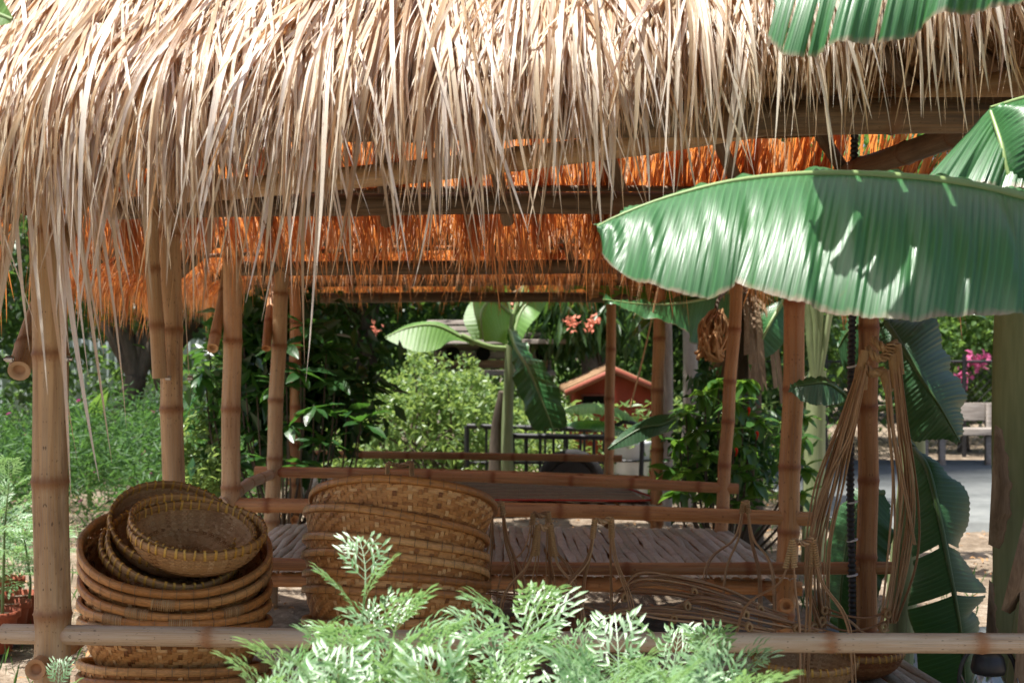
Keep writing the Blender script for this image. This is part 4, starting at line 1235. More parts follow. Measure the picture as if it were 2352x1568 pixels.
# ------------------------------------------------------------------ banana leaves
def blade(mb, rib, edge, n=90, nu=12, bulge=(0, 0, 0), veins=46, pleat=0.004, slant=0.0, tears=(), wav=0.0, rnd=0.5, folds=0.0, nfold=9):
    """half of a banana leaf between a midrib curve and an edge curve"""
    R = resample(bez(rib, 60), n); E = resample(bez(edge, 80), n)
    u = np.linspace(0, 1, nu)
    t = np.linspace(0, 1, n)
    S = R[:, None, :] + (E - R)[:, None, :] * u[None, :, None]
    bl = np.array(bulge, float)
    S = S + bl[None, None, :] * (4 * u * (1 - u))[None, :, None] * np.sin(np.pi * np.clip(t, 0.02, 0.98))[:, None, None] ** 0.5
    # local normal for the pleats
    Tn = np.gradient(S, axis=0); Un = np.gradient(S, axis=1)
    Nn = np.cross(Tn, Un); Nn /= np.linalg.norm(Nn, axis=2)[..., None] + 1e-9
    ph = t[:, None] * veins + 0.0 * u[None]
    amp = pleat * np.minimum(1, u * 4)[None] * (0.45 + 0.55 * np.sin(t * 37 + 1)[:, None] ** 2)
    S = S + Nn * (amp * (np.sin(ph * 6.2832)))[..., None]
    if folds:
        tt_ = t[:, None] + 0.05 * u[None]
        S = S + Nn * (folds * np.minimum(1, u * 2.2)[None] * (np.sin(tt_ * nfold * 6.28 + 1.0) + 0.6 * np.sin(tt_ * nfold * 1.73 * 6.28 + 0.4) + 0.35 * np.sin(tt_ * nfold * 3.1 * 6.28)))[..., None]
    if wav:
        S = S + Nn * (wav * u[None] ** 2 * (np.sin(t * 29 + 0.7) + 0.7 * np.sin(t * 53 + 2) + 0.5 * np.sin(t * 11))[:, None])[..., None]
    A = np.zeros((n, nu, 4)); A[..., 0] = rnd; A[..., 1] = ph; A[..., 2] = u[None]; A[..., 3] = U(0, 1)
    i = (np.arange(n - 1)[:, None] * nu + np.arange(nu - 1)[None])
    keep = np.ones((n - 1, nu - 1), bool)
    for tt, depth, wdt in tears:
        k = int(tt * (n - 1)); j0 = int(depth * (nu - 1))
        for kk in range(k, min(n - 1, k + max(1, wdt))):
            keep[kk, j0:] = False
    i = i[keep]
    mb.add(S.reshape(-1, 3), np.stack([i, i + 1, i + nu + 1, i + nu], 1), None, A.reshape(-1, 4))

def hero_leaf(parent, rib, e1, e2, mat, ribmat, ribr=(0.016, 0.003), n=110, **kw):
    m = MB()
    if e1 is not None: blade(m, rib, e1, n=n, **kw)
    kw2 = dict(kw); kw2['bulge'] = tuple(np.array(kw.get('bulge', (0, 0, 0))) * 0.5)
    if e2 is not None: blade(m, rib, e2, n=n, **kw2)
    lf = m.build('leaf', mat, parent)
    m = MB(); P = resample(bez(rib, 40), 40); tube(m, P, np.linspace(ribr[0], ribr[1], 40), 8)
    m.build('midrib', ribmat, lf)
    return lf

def free_leaf(parent, base, az, el, length, width, droop, mat, ribmat, petiole=0.18, fold=0.5, rnd=0.5, torn=0, roll=0.0, n=46, nu=7):
    """generic banana leaf growing from base: rib bends down with droop"""
    K = 26
    p = Vector(base); P = [p.copy()]
    d = Vector((math.cos(az) * math.cos(el), math.sin(az) * math.cos(el), math.sin(el)))
    for k in range(K):
        d = (d + Vector((0, 0, -droop / K * (0.4 + 1.2 * k / K)))).normalized()
        p = p + d * (length / K); P.append(p.copy())
    P = np.array([list(q) for q in P])
    side = np.array([-math.sin(az), math.cos(az), 0.0])
    k0 = int(petiole * K)
    ribp = P[k0:]
    T = np.gradient(P, axis=0)[k0:]; T /= np.linalg.norm(T, axis=1)[:, None]
    nn = np.cross(T, side[None]); nn = np.where(nn[:, 2:3] < 0, -nn, nn)
    t = np.linspace(0, 1, len(ribp))
    w = width * np.clip(np.sin(np.pi * np.clip(t, 0, 1) ** 0.72), 0.0, 1) ** 0.62
    w[0] = width * 0.05; w[-1] = 0.002
    lf = MB()
    for s in (-1, 1):
        e = ribp + (side[None] * s * math.cos(fold) + np.array([0, 0, -1.0])[None] * math.sin(fold) * 0.6 - nn * math.sin(fold) * 0.5 + nn * roll * s) * w[:, None] + T * (w * 0.22)[:, None]
        tears = [(U(0.2, 0.9), U(0.15, 0.6), 1) for _ in range(torn)]
        S0 = MB()
        blade(lf, [tuple(x) for x in ribp[::3]] + [tuple(ribp[-1])], [tuple(x) for x in e[::3]] + [tuple(e[-1])], n=n, nu=nu, bulge=tuple(np.array([0, 0, 0.12 * width])), veins=26, pleat=width * 0.012, tears=tears, wav=width * 0.035, rnd=rnd)
    o = lf.build('leaf', mat, parent)
    m = MB(); tube(m, P, np.linspace(0.018, 0.003, len(P)) * (length / 1.4), 7); m.build('midrib', ribmat, o)
    return o

# the plant at the right whose leaves hang into the picture
right_ban = thing('banana_plant', 'thick banana plant at the right edge, broad lit leaves reaching left', 'banana plant', (1.75, 4.75, 0), group='banana plants')
m = MB(); tube(m, bez([(1.77, 4.8, -0.05), (1.75, 4.8, 0.7), (1.735, 4.8, 1.4), (1.74, 4.75, 2.1), (1.75, 4.7, 2.9)], 30), np.linspace(0.135, 0.085, 31)[:len(bez([(0, 0, 0), (0, 0, 1), (0, 0, 2), (0, 0, 3), (0, 0, 4)], 30))], 18)
m.build('stem', M_PSEUDO, right_ban)
m = MB(); tube(m, bez([(1.60, 4.45, -0.05), (1.66, 4.45, 0.5), (1.74, 4.45, 1.0), (1.86, 4.45, 1.6)], 24), 0.10, 16)
m.build('stem', M_PSEUDO, right_ban)
# dry papery sheaths curling off the stems
for (x0, y0, x1, y1, wd, d) in ((2285, 975, 2270, 1250, 40, 4.64), (2352, 1190, 2300, 1400, 34, 4.33), (2345, 1330, 2325, 1620, 60, 4.32), (2272, 1330, 2258, 1560, 22, 4.64)):
    m = MB()
    rib = [at(x0 + (x1 - x0) * f, y0 + (y1 - y0) * f, d - 0.05 * math.sin(f * 3)) for f in (0, .3, .6, 1)]
    e = [at(x0 + (x1 - x0) * f + wd * (0.35 + 0.8 * math.sin(f * 2.6)), y0 + (y1 - y0) * f + 12, d + 0.02) for f in (0, .3, .6, 1)]
    blade(m, rib, e, n=30, nu=7, bulge=(0, -0.03, 0), veins=3, pleat=0.002, wav=0.004, rnd=U(0, 1))
    m.build('dry_sheath', M_SHEATH, right_ban)
# broad leaf across the middle right, its blade falling towards the camera
RIB = [at(2700, 560, 2.75), at(2480, 490, 2.72), at(2352, 455, 2.70), at(2230, 426, 2.68), at(2100, 409, 2.66), at(1900, 399, 2.64), at(1700, 414, 2.62), at(1540, 452, 2.60), at(1430, 492, 2.58), at(1372, 520, 2.56)]
EDG = [at(2700, 760, 2.52), at(2480, 735, 2.46), at(2300, 722, 2.42), at(2190, 722, 2.40), at(2090, 737, 2.38), at(1950, 722, 2.38), at(1840, 697, 2.38), at(1745, 672, 2.40), at(1690, 655, 2.44), at(1640, 679, 2.42), at(1540, 668, 2.44), at(1450, 640, 2.47), at(1392, 596, 2.52), at(1370, 545, 2.55)]
EDB = [at(2700, 545, 3.0), at(2480, 470, 2.98), at(2300, 445, 2.98), at(2100, 420, 2.96), at(1900, 414, 2.92), at(1700, 428, 2.86), at(1540, 466, 2.76), at(1430, 500, 2.66), at(1374, 524, 2.58)]
hero_leaf(right_ban, RIB, EDG, EDB, M_BAN, M_RIB, (0.014, 0.0025), n=420, bulge=(0, -0.026, 0.022), veins=84, pleat=0.0020, wav=0.006, nu=26, folds=0.0055, nfold=9)
# upper leaf, split into ribbons, hanging from above the frame
RIB2 = [at(2650, -150, 2.35), at(2400, -150, 2.4), at(2200, -140, 2.45), at(2000, -125, 2.5), at(1850, -105, 2.55), at(1760, -60, 2.6)]
EDG2 = [at(2650, -40, 2.25), at(2400, -5, 2.27), at(2250, 18, 2.3), at(2130, 50, 2.32), at(2060, 88, 2.34), at(1960, 108, 2.36), at(1875, 118, 2.38), at(1800, 128, 2.42), at(1772, 60, 2.5)]
EDB2 = [at(2650, -230, 2.7), at(2400, -230, 2.72), at(2200, -220, 2.75), at(2000, -200, 2.78), at(1850, -150, 2.75), at(1770, -70, 2.65)]
m_ = hero_leaf(right_ban, RIB2, EDG2, EDB2, M_BAN, M_RIB, (0.014, 0.003), n=300, bulge=(0, -0.03, 0.03), veins=40, pleat=0.004, wav=0.016, nu=18, tears=((0.62, 0.35, 3), (0.73, 0.3, 4), (0.85, 0.3, 4), (0.79, 0.7, 2)))
# bright upright leaf with curled edge behind, at the right margin
RIB3 = [at(2275, 248, 3.06), at(2310, 238, 3.07), at(2352, 226, 3.08), at(2500, 190, 3.12)]
EDG3 = [at(2128, 404, 2.86), at(2240, 424, 2.84), at(2352, 434, 2.84), at(2500, 450, 2.84)]
hero_leaf(right_ban, RIB3, EDG3, None, M_BAN, M_RIB, (0.004, 0.010), n=110, bulge=(0.0, -0.015, 0.02), veins=26, pleat=0.003, wav=0.004, nu=18, folds=0.004, nfold=4)
RIB3 = [at(2276, 256, 2.97), at(2300, 330, 2.9), at(2316, 400, 2.87), at(2345, 436, 2.86)]
EDG3 = [at(2300, 244, 2.98), at(2420, 270, 2.95), at(2420, 360, 2.9), at(2380, 430, 2.88)]
hero_leaf(right_ban, RIB3, EDG3, None, M_BAN, M_RIB, (0.004, 0.006), n=70, bulge=(0.0, -0.06, 0.02), veins=18, pleat=0.003, wav=0.004, nu=14)
# petioles joining those leaves to the crown of the stem
for a_, b_ in (((1.72, 4.7, 2.85), at(2700, 560, 2.75)), ((1.72, 4.7, 2.9), at(2650, -150, 2.35)), ((1.72, 4.7, 2.8), at(2500, 190, 3.12)), ((1.72, 4.7, 2.85), at(2380, 430, 2.88))):
    b_ = Vector(b_); a_ = Vector(a_)
    m = MB(); tube(m, bez([a_, a_ * 0.6 + b_ * 0.4 + Vector((0.25, 0, 0.5)), a_ * 0.25 + b_ * 0.75 + Vector((0.12, 0, 0.25)), b_], 18), 0.02, 8)
    m.build('leaf_stalk', M_RIB, right_ban)
# upper crown leaves out of the frame, whose shade falls over the broad leaf
for az, el, L_, w_, dr in ((3.5, 0.9, 1.7, 0.24, 1.5), (2.2, 1.1, 1.6, 0.25, 1.4), (0.6, 0.9, 1.7, 0.26, 1.4), (5.6, 0.8, 1.6, 0.25, 1.3)):
    free_leaf(right_ban, (1.72, 4.7, 2.85), az, el, L_, w_, dr, M_BAN, M_RIB, rnd=U(0, 1), torn=3)

# young banana in the shade behind the conduit post
young = thing('banana_plant', 'young dark banana plant in shade behind the post with the hung carrier', 'banana plant', (1.62, 5.9, 0), group='banana plants')
m = MB(); tube(m, bez([(1.58, 5.9, -0.05), (1.62, 5.9, 0.5), (1.66, 5.9, 1.0), (1.64, 5.88, 1.55)], 24), np.linspace(0.07, 0.045, len(bez([(0, 0, 0), (0, 0, 1), (0, 0, 2), (0, 0, 3)], 24))), 14)
m.build('stem', M_PSEUDO, young)
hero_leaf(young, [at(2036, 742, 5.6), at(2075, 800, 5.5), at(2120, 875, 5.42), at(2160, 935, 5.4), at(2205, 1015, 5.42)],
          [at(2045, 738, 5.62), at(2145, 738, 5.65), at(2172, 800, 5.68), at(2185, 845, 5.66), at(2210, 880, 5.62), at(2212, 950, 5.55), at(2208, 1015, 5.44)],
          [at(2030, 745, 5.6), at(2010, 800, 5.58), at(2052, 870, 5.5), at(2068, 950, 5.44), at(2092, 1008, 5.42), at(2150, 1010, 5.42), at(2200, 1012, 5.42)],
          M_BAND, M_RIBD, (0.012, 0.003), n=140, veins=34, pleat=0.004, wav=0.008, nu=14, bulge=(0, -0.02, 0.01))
hero_leaf(young, [at(2032, 744, 5.72), at(1990, 740, 5.74), at(1950, 760, 5.76), at(1925, 800, 5.78)],
          [at(2030, 780, 5.68), at(1995, 850, 5.68), at(1965, 890, 5.7), at(1930, 830, 5.76)],
          [at(2028, 735, 5.78), at(1985, 725, 5.85), at(1945, 742, 5.86), at(1922, 790, 5.8)], M_BAND, M_RIBD, (0.01, 0.003), n=60, veins=18, pleat=0.004, wav=0.006)
m = MB(); tube(m, bez([(1.64, 5.88, 1.5), at(2050, 700, 5.75), at(2036, 742, 5.6)], 10), 0.014, 8); m.build('leaf_stalk', M_RIBD, young)
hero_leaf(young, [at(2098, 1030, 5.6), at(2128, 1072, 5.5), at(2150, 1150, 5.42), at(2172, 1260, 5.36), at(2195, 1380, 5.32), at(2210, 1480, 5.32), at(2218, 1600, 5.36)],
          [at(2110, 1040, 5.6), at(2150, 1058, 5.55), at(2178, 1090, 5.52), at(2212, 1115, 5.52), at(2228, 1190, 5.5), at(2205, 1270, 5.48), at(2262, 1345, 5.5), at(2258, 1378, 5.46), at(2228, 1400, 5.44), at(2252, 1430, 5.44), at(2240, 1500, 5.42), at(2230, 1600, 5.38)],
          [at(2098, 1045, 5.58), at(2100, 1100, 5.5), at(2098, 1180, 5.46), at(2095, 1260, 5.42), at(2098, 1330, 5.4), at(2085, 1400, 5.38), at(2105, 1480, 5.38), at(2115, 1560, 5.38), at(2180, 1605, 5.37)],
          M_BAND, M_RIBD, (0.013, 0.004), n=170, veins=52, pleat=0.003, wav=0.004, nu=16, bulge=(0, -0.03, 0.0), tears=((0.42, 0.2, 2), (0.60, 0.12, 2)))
m = MB(); tube(m, bez([(1.65, 5.9, 1.15), at(2085, 1012, 5.7), at(2098, 1030, 5.6)], 10), 0.015, 8); m.build('leaf_stalk', M_RIBD, young)
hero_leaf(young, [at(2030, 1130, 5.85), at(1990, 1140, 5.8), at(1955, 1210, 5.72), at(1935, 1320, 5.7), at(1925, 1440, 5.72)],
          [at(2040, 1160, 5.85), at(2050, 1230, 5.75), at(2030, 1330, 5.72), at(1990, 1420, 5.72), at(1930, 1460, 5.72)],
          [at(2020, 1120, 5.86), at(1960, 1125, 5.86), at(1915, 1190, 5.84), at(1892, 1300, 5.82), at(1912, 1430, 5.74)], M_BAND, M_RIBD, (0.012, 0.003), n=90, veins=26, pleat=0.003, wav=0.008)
hero_leaf(young, [at(1940, 905, 6.2), at(1900, 880, 6.15), at(1860, 882, 6.12), at(1815, 890, 6.1)],
          [at(1938, 925, 6.15), at(1900, 930, 6.08), at(1850, 925, 6.06), at(1812, 896, 6.08)],
          [at(1938, 895, 6.25), at(1900, 868, 6.25), at(1850, 868, 6.2), at(1814, 884, 6.12)], M_BAND, M_RIBD, (0.01, 0.003), n=60, veins=18, pleat=0.003, wav=0.004)
m = MB(); tube(m, bez([(1.64, 5.9, 1.25), at(1990, 940, 6.1), at(1940, 905, 6.2)], 10), 0.013, 8); m.build('leaf_stalk', M_RIBD, young)

# leaf tip at the top left corner
tl = thing('banana_plant', 'banana leaf tip poking in at the top left corner', 'banana plant', (-1.9, 2.7, 0), group='banana plants')
m = MB(); tube(m, bez([(-1.9, 2.75, -0.05), (-1.92, 2.75, 1.0), (-1.95, 2.75, 2.0)], 16), 0.07, 12); m.build('stem', M_PSEUDO, tl)
hero_leaf(tl, [(-1.95, 2.75, 1.95), at(-320, -130, 2.6), at(-120, -30, 2.5), at(-30, 20, 2.45), at(28, 45, 2.42)],
          [(-1.95, 2.75, 2.0), at(-320, -190, 2.65), at(-120, -100, 2.5), at(-10, -20, 2.45), at(30, 42, 2.42)],
          [(-1.95, 2.75, 1.9), at(-320, -70, 2.55), at(-120, 40, 2.45), at(-30, 62, 2.42), at(24, 54, 2.42)], M_BANY, M_RIB, (0.014, 0.003), n=70, veins=30, pleat=0.003)
free_leaf(tl, (-1.95, 2.75, 2.0), 4.0, 0.9, 1.3, 0.2, 1.4, M_BAN, M_RIB)

# ------------------------------------------------------------------ feathery foreground plants
def frond_mesh(seed, pairs=6):
    g = np.random.default_rng(seed)
    m = MB()
    def lobe(p, d, n, L, w, rnd):
        d = d / np.linalg.norm(d); s = np.cross(d, n); s /= np.linalg.norm(s) + 1e-9
        up = np.cross(s, d)
        sag = -up * L * 0.12
        V = [p - s * w * 0.25, p + s * w * 0.25, p + d * L * 0.5 - s * w * 0.5 + up * w * 0.12, p + d * L * 0.5 + up * -w * 0.10, p + d * L * 0.5 + s * w * 0.5 + up * w * 0.12, p + d * L + sag]
        A = np.zeros((6, 4)); A[:, 0] = rnd
        m.add(V, [[0, 2, 3, 1]], [[1, 3, 4], [2, 5, 3], [3, 5, 4]], A)
    def rachis(pts, w):
        pts = np.array(pts)
        T = np.gradient(pts, axis=0); S = np.cross(T, [0, 0, 1.0]); S /= np.linalg.norm(S, axis=1)[:, None] + 1e-9
        K = len(pts)
        strips(m, pts[None], S[None], np.linspace(w, w * 0.35, K)[None], np.array([0.9]))
    def curve(t):
        return np.array([0.03 * math.sin(t * 3), t, 0.22 * t - 0.34 * t * t])
    rp = [curve(t) for t in np.linspace(0, 1, 9)]
    rachis(rp, 0.013)
    up = np.array([0, 0.1, 1.0])
    for k in range(pairs):
        t = 0.22 + 0.72 * k / pairs
        p = curve(t); T = curve(t + 0.02) - curve(t - 0.02); T /= np.linalg.norm(T)
        env = math.sin(math.pi * min(1, (0.30 + 0.66 * k / pairs))) ** 0.8
        for s in (-1, 1):
            Lp = 0.42 * env * g.uniform(0.85, 1.12) + 0.08
            an = math.radians(g.uniform(42, 56) - 14 * t)
            d = T * math.cos(an) + np.array([s, 0, 0.15]) * math.sin(an)
            d /= np.linalg.norm(d)
            bend = np.array([0, 0, -g.uniform(0.05, 0.22)])
            pc = lambda q: p + d * Lp * q + bend * Lp * q * q + T * 0.08 * Lp * q * q
            rachis([pc(q) for q in np.linspace(0, 1, 4)], 0.007)
            nl = 1 if k > pairs - 2 else 2
            rr = g.random()
            for j in range(nl):
                q = 0.38 + 0.5 * j / nl
                b = pc(q)
                dd = pc(q + .03) - pc(q - .03); dd /= np.linalg.norm(dd)
                sd = np.cross(dd, up); sd /= np.linalg.norm(sd)
                for s2 in (-1, 1):
                    a2 = math.radians(g.uniform(34, 48))
                    lobe(b, dd * math.cos(a2) + sd * s2 * math.sin(a2) + np.array([0, 0, g.normal(0.0, 0.12)]), up, 0.205 * (1 - 0.25 * j / nl) * (0.6 + 0.5 * env), 0.048, np.clip(rr + g.normal(0, .15), 0, 1))
            lobe(pc(0.9), pc(1.0) - pc(0.9), up, 0.22 * (0.6 + 0.5 * env), 0.054, rr)
    for s in (-1, 0, 1):
        lobe(curve(0.95), (curve(1.0) - curve(0.95)) + np.array([s * 0.03, 0, 0]), up, 0.2, 0.05, g.random())
    return m.mesh('leaf', M_FERN)
FRONDS = [frond_mesh(200 + k, 5 + k % 2) for k in range(6)]

def feathery(label, top, ground, nleaf, size, spread=1.0, lean=None, group='feathery plants in the foreground', cat='plant', first=0.25):
    top = Vector(top); base = Vector((top.x + U(-.08, .08), top.y + U(-.05, .05), ground))
    if lean: base = Vector((top.x + lean[0], top.y + lean[1], ground))
    th = thing('feathery_plant', label, cat, base, group=group)
    P = bez([base, base * 0.66 + top * 0.34 + Vector((U(-.02, .02), U(-.02, .02), 0)), base * 0.33 + top * 0.67 + Vector((U(-.02, .02), U(-.02, .02), 0)), top], 16)
    m = MB(); tube(m, P, np.linspace(0.006, 0.0025, len(P)) * (size / 0.17), 7, rnd=U(0, 1)); m.build('stem', M_STEM, th)
    ga = U(0, 6.28)
    for k in range(nleaf):
        f = first + (1 - first) * (k / (nleaf - 1)) ** 0.75
        idx = f * (len(P) - 1); i0 = int(min(idx, len(P) - 2)); p = P[i0] + (P[i0 + 1] - P[i0]) * (idx - i0)
        ga += 2.4 + U(-.3, .3)
        el = 0.10 + 0.95 * f ** 3 + U(-.15, .2)
        s = size * (1.12 - 0.5 * f ** 3) * U(0.85, 1.15)
        R = Matrix.Rotation(ga, 4, 'Z') @ Matrix.Rotation(el, 4, 'X') @ Matrix.Rotation(U(-.35, .35), 4, 'Y')
        inst('leaf', FRONDS[(k + int(top.x * 50)) % 6], th, Vector(p), R, (s * spread, s, s))
    return th
FG = [
    (838, 1285, 2.75, 'tall feathery plant before the middle basket stack, leftmost of the bright ones'),
    (1205, 1345, 2.72, 'feathery plant with forked bright crown before the wrapped carriers'),
    (1130, 1435, 2.55, 'bushy bright feathery plant low in the centre'),
    (985, 1460, 2.50, 'low feathery plant under the leaning bright one'),
    (1320, 1425, 2.80, 'shaded green feathery plant before the rattan heap, left one'),
    (1420, 1480, 2.55, 'bright feathery plant below the tall splayed carrier'),
    (1540, 1430, 2.85, 'shaded feathery plant before the rattan heap, middle one'),
    (1560, 1500, 2.50, 'wide bright feathery plant at the bottom, right of centre'),
    (1650, 1440, 2.80, 'shaded feathery plant at the right end of the rattan heap'),
    (1670, 1530, 2.48, 'pale feathery plant nearest the yellow-bound basket'),
    (780, 1470, 2.60, 'feathery plant below the tall leftmost one'),
    (690, 1500, 2.70, 'darker feathery plant over the rail beside the left baskets'),
    (620, 1560, 2.45, 'lowest leftmost feathery plant, yellow-green, beside the left baskets'),
    (860, 1530, 2.42, 'bright feathery plant at the bottom edge left of centre'),
    (1270, 1530, 2.42, 'bright feathery plant at the bottom edge in the centre'),
    (740, 1560, 2.35, 'feathery plant cut by the bottom edge, second from the left'),
    (1010, 1555, 2.30, 'feathery plant cut by the bottom edge below the middle baskets'),
    (1130, 1540, 2.38, 'feathery plant cut by the bottom edge, just left of centre'),
    (1370, 1560, 2.32, 'feathery plant cut by the bottom edge below the splayed carrier'),
    (1480, 1565, 2.30, 'feathery plant cut by the bottom edge below the rattan heap'),
    (1640, 1560, 2.28, 'feathery plant cut by the bottom edge, rightmost of the bright ones'),
    (900, 1405, 2.60, 'bright feathery plant between the tall leftmost one and the centre'),
]
for k, (x, y, d, lb) in enumerate(FG):
    feathery(lb, at(x, y + (78 if x < 1000 else 104), d * 0.95), -0.02, 14, 0.19 * (1.0 if d < 2.75 else 0.9), first=0.5)
feathery('feathery sprig in front of the left post foot', at(130, 1590, 2.9), -0.02, 8, 0.12, first=0.6)

# ------------------------------------------------------------------ left margin: plants in pots
gP = 'terracotta pots on the ground at the left'
for k, (x, y, d, r, lb) in enumerate([(-10, 1392, 6.9, 0.11, 'leftmost terracotta pot cut by the left edge'), (22, 1385, 7.15, 0.10, 'second terracotta pot from the left edge'),
                                      (50, 1372, 7.4, 0.105, 'terracotta pot nearest the left post'), (12, 1352, 7.9, 0.10, 'rear terracotta pot behind the front row')]):
    c = at(x, 0, d); h = 0.2
    po = thing('flower_pot', lb, 'pot', (c.x, d, 0), group=gP)
    m = MB(); lathe(m, [(0.0, 0.0), (r * 0.68, 0.0), (r * 0.92, h * 0.82), (r * 0.94, h * 0.83), (r * 1.06, h * 0.84), (r * 1.08, h), (r * 0.98, h), (r * 0.93, h * 0.85), (0, h * 0.84)], 24, c=(c.x, d, 0.01)); m.build('pot', M_TERRA, po)
    m = MB(); lathe(m, [(0, h * 0.90), (r * 0.5, h * 0.9), (r * 0.95, h * 0.86)], 20, c=(c.x, d, 0.01)); m.build('soil', M_SOIL, po)
for k, (x, y, d, lb) in enumerate([(20, 1110, 6.9, 'tall feathery plant growing from the pots at the left edge'), (55, 1230, 7.3, 'feathery plant between the pots and the left post'),
                                   (-20, 1190, 7.2, 'feathery plant half cut by the left edge'), (30, 1290, 7.9, 'low feathery plant behind the pots')]):
    feathery(lb, at(x, y, d), 0.17, 14, 0.24, group='feathery plants in pots at the left', first=0.3)
# ------------------------------------------------------------------ foliage helpers
def leaf_cloud(mb, C, L, ar, dirs=None, droop=0.0, rnd=None, updir=0.6):
    """many small folded leaves (4 corners, 2 triangles): C centres, L lengths"""
    N = len(C)
    if dirs is None:
        d = rng.normal(size=(N, 3)); d[:, 2] -= droop
    else:
        d = dirs + rng.normal(0, 0.35, (N, 3))
    d /= np.linalg.norm(d, axis=1)[:, None]
    up = rng.normal(0, 0.6, (N, 3)); up[:, 2] += updir
    s = np.cross(d, up); s /= np.linalg.norm(s, axis=1)[:, None] + 1e-9
    n = np.cross(s, d)
    Lc = L[:, None]
    V = np.stack([C, C + d * Lc * 0.45 - s * Lc * ar * 0.5 + n * Lc * ar * 0.18, C + d * Lc - n * Lc * 0.08, C + d * Lc * 0.45 + s * Lc * ar * 0.5 + n * Lc * ar * 0.18], 1)
    A = np.zeros((N, 4, 4)); A[..., 0] = (rng.random(N) if rnd is None else rnd)[:, None]; A[..., 2] = 0.3
    b = np.arange(N)[:, None] * 4
    mb.add(V.reshape(-1, 3), None, np.concatenate([b + [0, 1, 2], b + [0, 2, 3]], 0), A.reshape(-1, 4))

def clumped(center, radii, nclump, per, csize, shell=0.55):
    """points gathered in clumps over an ellipsoid volume"""
    u = rng.normal(size=(nclump, 3)); u /= np.linalg.norm(u, axis=1)[:, None]
    rr = shell + (1 - shell) * rng.random(nclump) ** 0.7
    cc = np.array(center) + u * rr[:, None] * np.array(radii)
    P = cc[:, None, :] + rng.normal(size=(nclump, per, 3)) * np.array(csize)
    return P.reshape(-1, 3), cc

def tree(label, loc, trunk_r, fork_z, crown_c, crown_r, nclump, per, lsize, mat, bark=M_BARK, group='garden trees', limbs=6, drop=0.4, name='tree', ar=0.42, lean=(0, 0)):
    loc = Vector(loc)
    th = thing(name, label, 'tree', loc, group=group)
    C, cc = clumped(crown_c, crown_r, nclump, per, np.array(crown_r) * 0.16)
    C[:, 2] = np.maximum(C[:, 2], 0.15)
    m = MB(); leaf_cloud(m, C, rng.uniform(0.7, 1.3, len(C)) * lsize, ar, droop=drop)
    m.build('crown', mat, th)
    fork = loc + Vector((lean[0], lean[1], fork_z))
    m = MB(); P = bez([loc - Vector((0, 0, 0.1)), loc + Vector((lean[0] * 0.3 + U(-.05, .05), lean[1] * .3, fork_z * 0.5)), fork], 12)
    tube(m, P, np.linspace(trunk_r * 1.25, trunk_r * 0.8, len(P)), 10)
    for k in range(limbs):
        e = Vector(cc[(k * 7) % len(cc)])
        mid = fork * 0.5 + e * 0.5 + Vector((U(-.2, .2), U(-.2, .2), U(-.1, .25)))
        Q = bez([fork - Vector((0, 0, 0.05)), mid, e], 9)
        tube(m, Q, np.linspace(trunk_r * 0.6, trunk_r * 0.12, len(Q)), 7)
    m.build('trunk', bark, th)
    return th

# leaf mesh used one by one on the big-leaved shrubs
def big_leaf_mesh(ratio, wave, mat, seed, fold=0.22):
    g = np.random.default_rng(seed)
    K, Wd = 9, 5
    t = np.linspace(0, 1, K); u = np.linspace(-1, 1, Wd)
    w = ratio * 0.5 * np.sin(np.pi * t ** 0.85) ** 0.8 + 0.004
    V = np.zeros((K, Wd, 3))
    V[..., 0] = u[None] * w[:, None]; V[..., 1] = t[:, None]
    V[..., 2] = (np.abs(u)[None] * w[:, None] * fold) - 0.22 * t[:, None] ** 2 + wave * np.sin(t * 22 + g.uniform(0, 6))[:, None] * np.abs(u)[None]
    A = np.zeros((K, Wd, 4)); A[..., 0] = g.random(); A[..., 1] = t[:, None] * 10; A[..., 2] = np.abs(u)[None] * 0.9
    i = np.arange(K - 1)[:, None] * Wd; j = np.arange(Wd - 1)[None]
    m = MB(); m.add(V.reshape(-1, 3), np.stack([i + j, i + j + 1, i + Wd + j + 1, i + Wd + j], -1).reshape(-1, 4), None, A.reshape(-1, 4))
    return m.mesh('leaf', mat)
SHL = [big_leaf_mesh(0.36, 0.012, M_SHRUB, k) for k in range(4)]
CHL = [big_leaf_mesh(0.50, 0.008, M_CHILI, 20 + k) for k in range(4)]

def rosette_shrub(label, base, spots, lsize, nper, meshes, group=None, stem_r=0.014, droop=0.5, name='leafy_shrub', filler=None):
    """spots = branch tips; each carries a whorl of leaves, every leaf its own object"""
    base = Vector(base)
    th = thing(name, label, 'shrub', base, group=group)
    m = MB()
    for s in spots:
        s = Vector(s)
        mid = base * 0.45 + s * 0.55; mid = Vector((mid.x * 0.4 + s.x * 0.6, mid.y, mid.z))
        P = bez([base, base * 0.6 + mid * 0.4, mid, s], 12)
        tube(m, P, np.linspace(stem_r, stem_r * 0.3, len(P)), 6)
    m.build('branches', M_BARK, th)
    for s in spots:
        a0 = U(0, 6.28)
        n = nper + random.randint(-1, 1)
        for k in range(n):
            az = a0 + k * 2.4; el = U(-droop, 0.55)
            R = Matrix.Rotation(az, 4, 'Z') @ Matrix.Rotation(el, 4, 'X') @ Matrix.Rotation(U(-.5, .5), 4, 'Y')
            inst('leaf', meshes[k % len(meshes)], th, Vector(s) + Vector((0, 0, -0.03 * k / n)), R, lsize * U(0.75, 1.2))
    if filler is not None:
        C, L_, mt = filler
        m = MB(); leaf_cloud(m, C, L_, 0.42, droop=0.4); tag(m.build('inner_leaves', mt, th), kind='stuff')
    return th

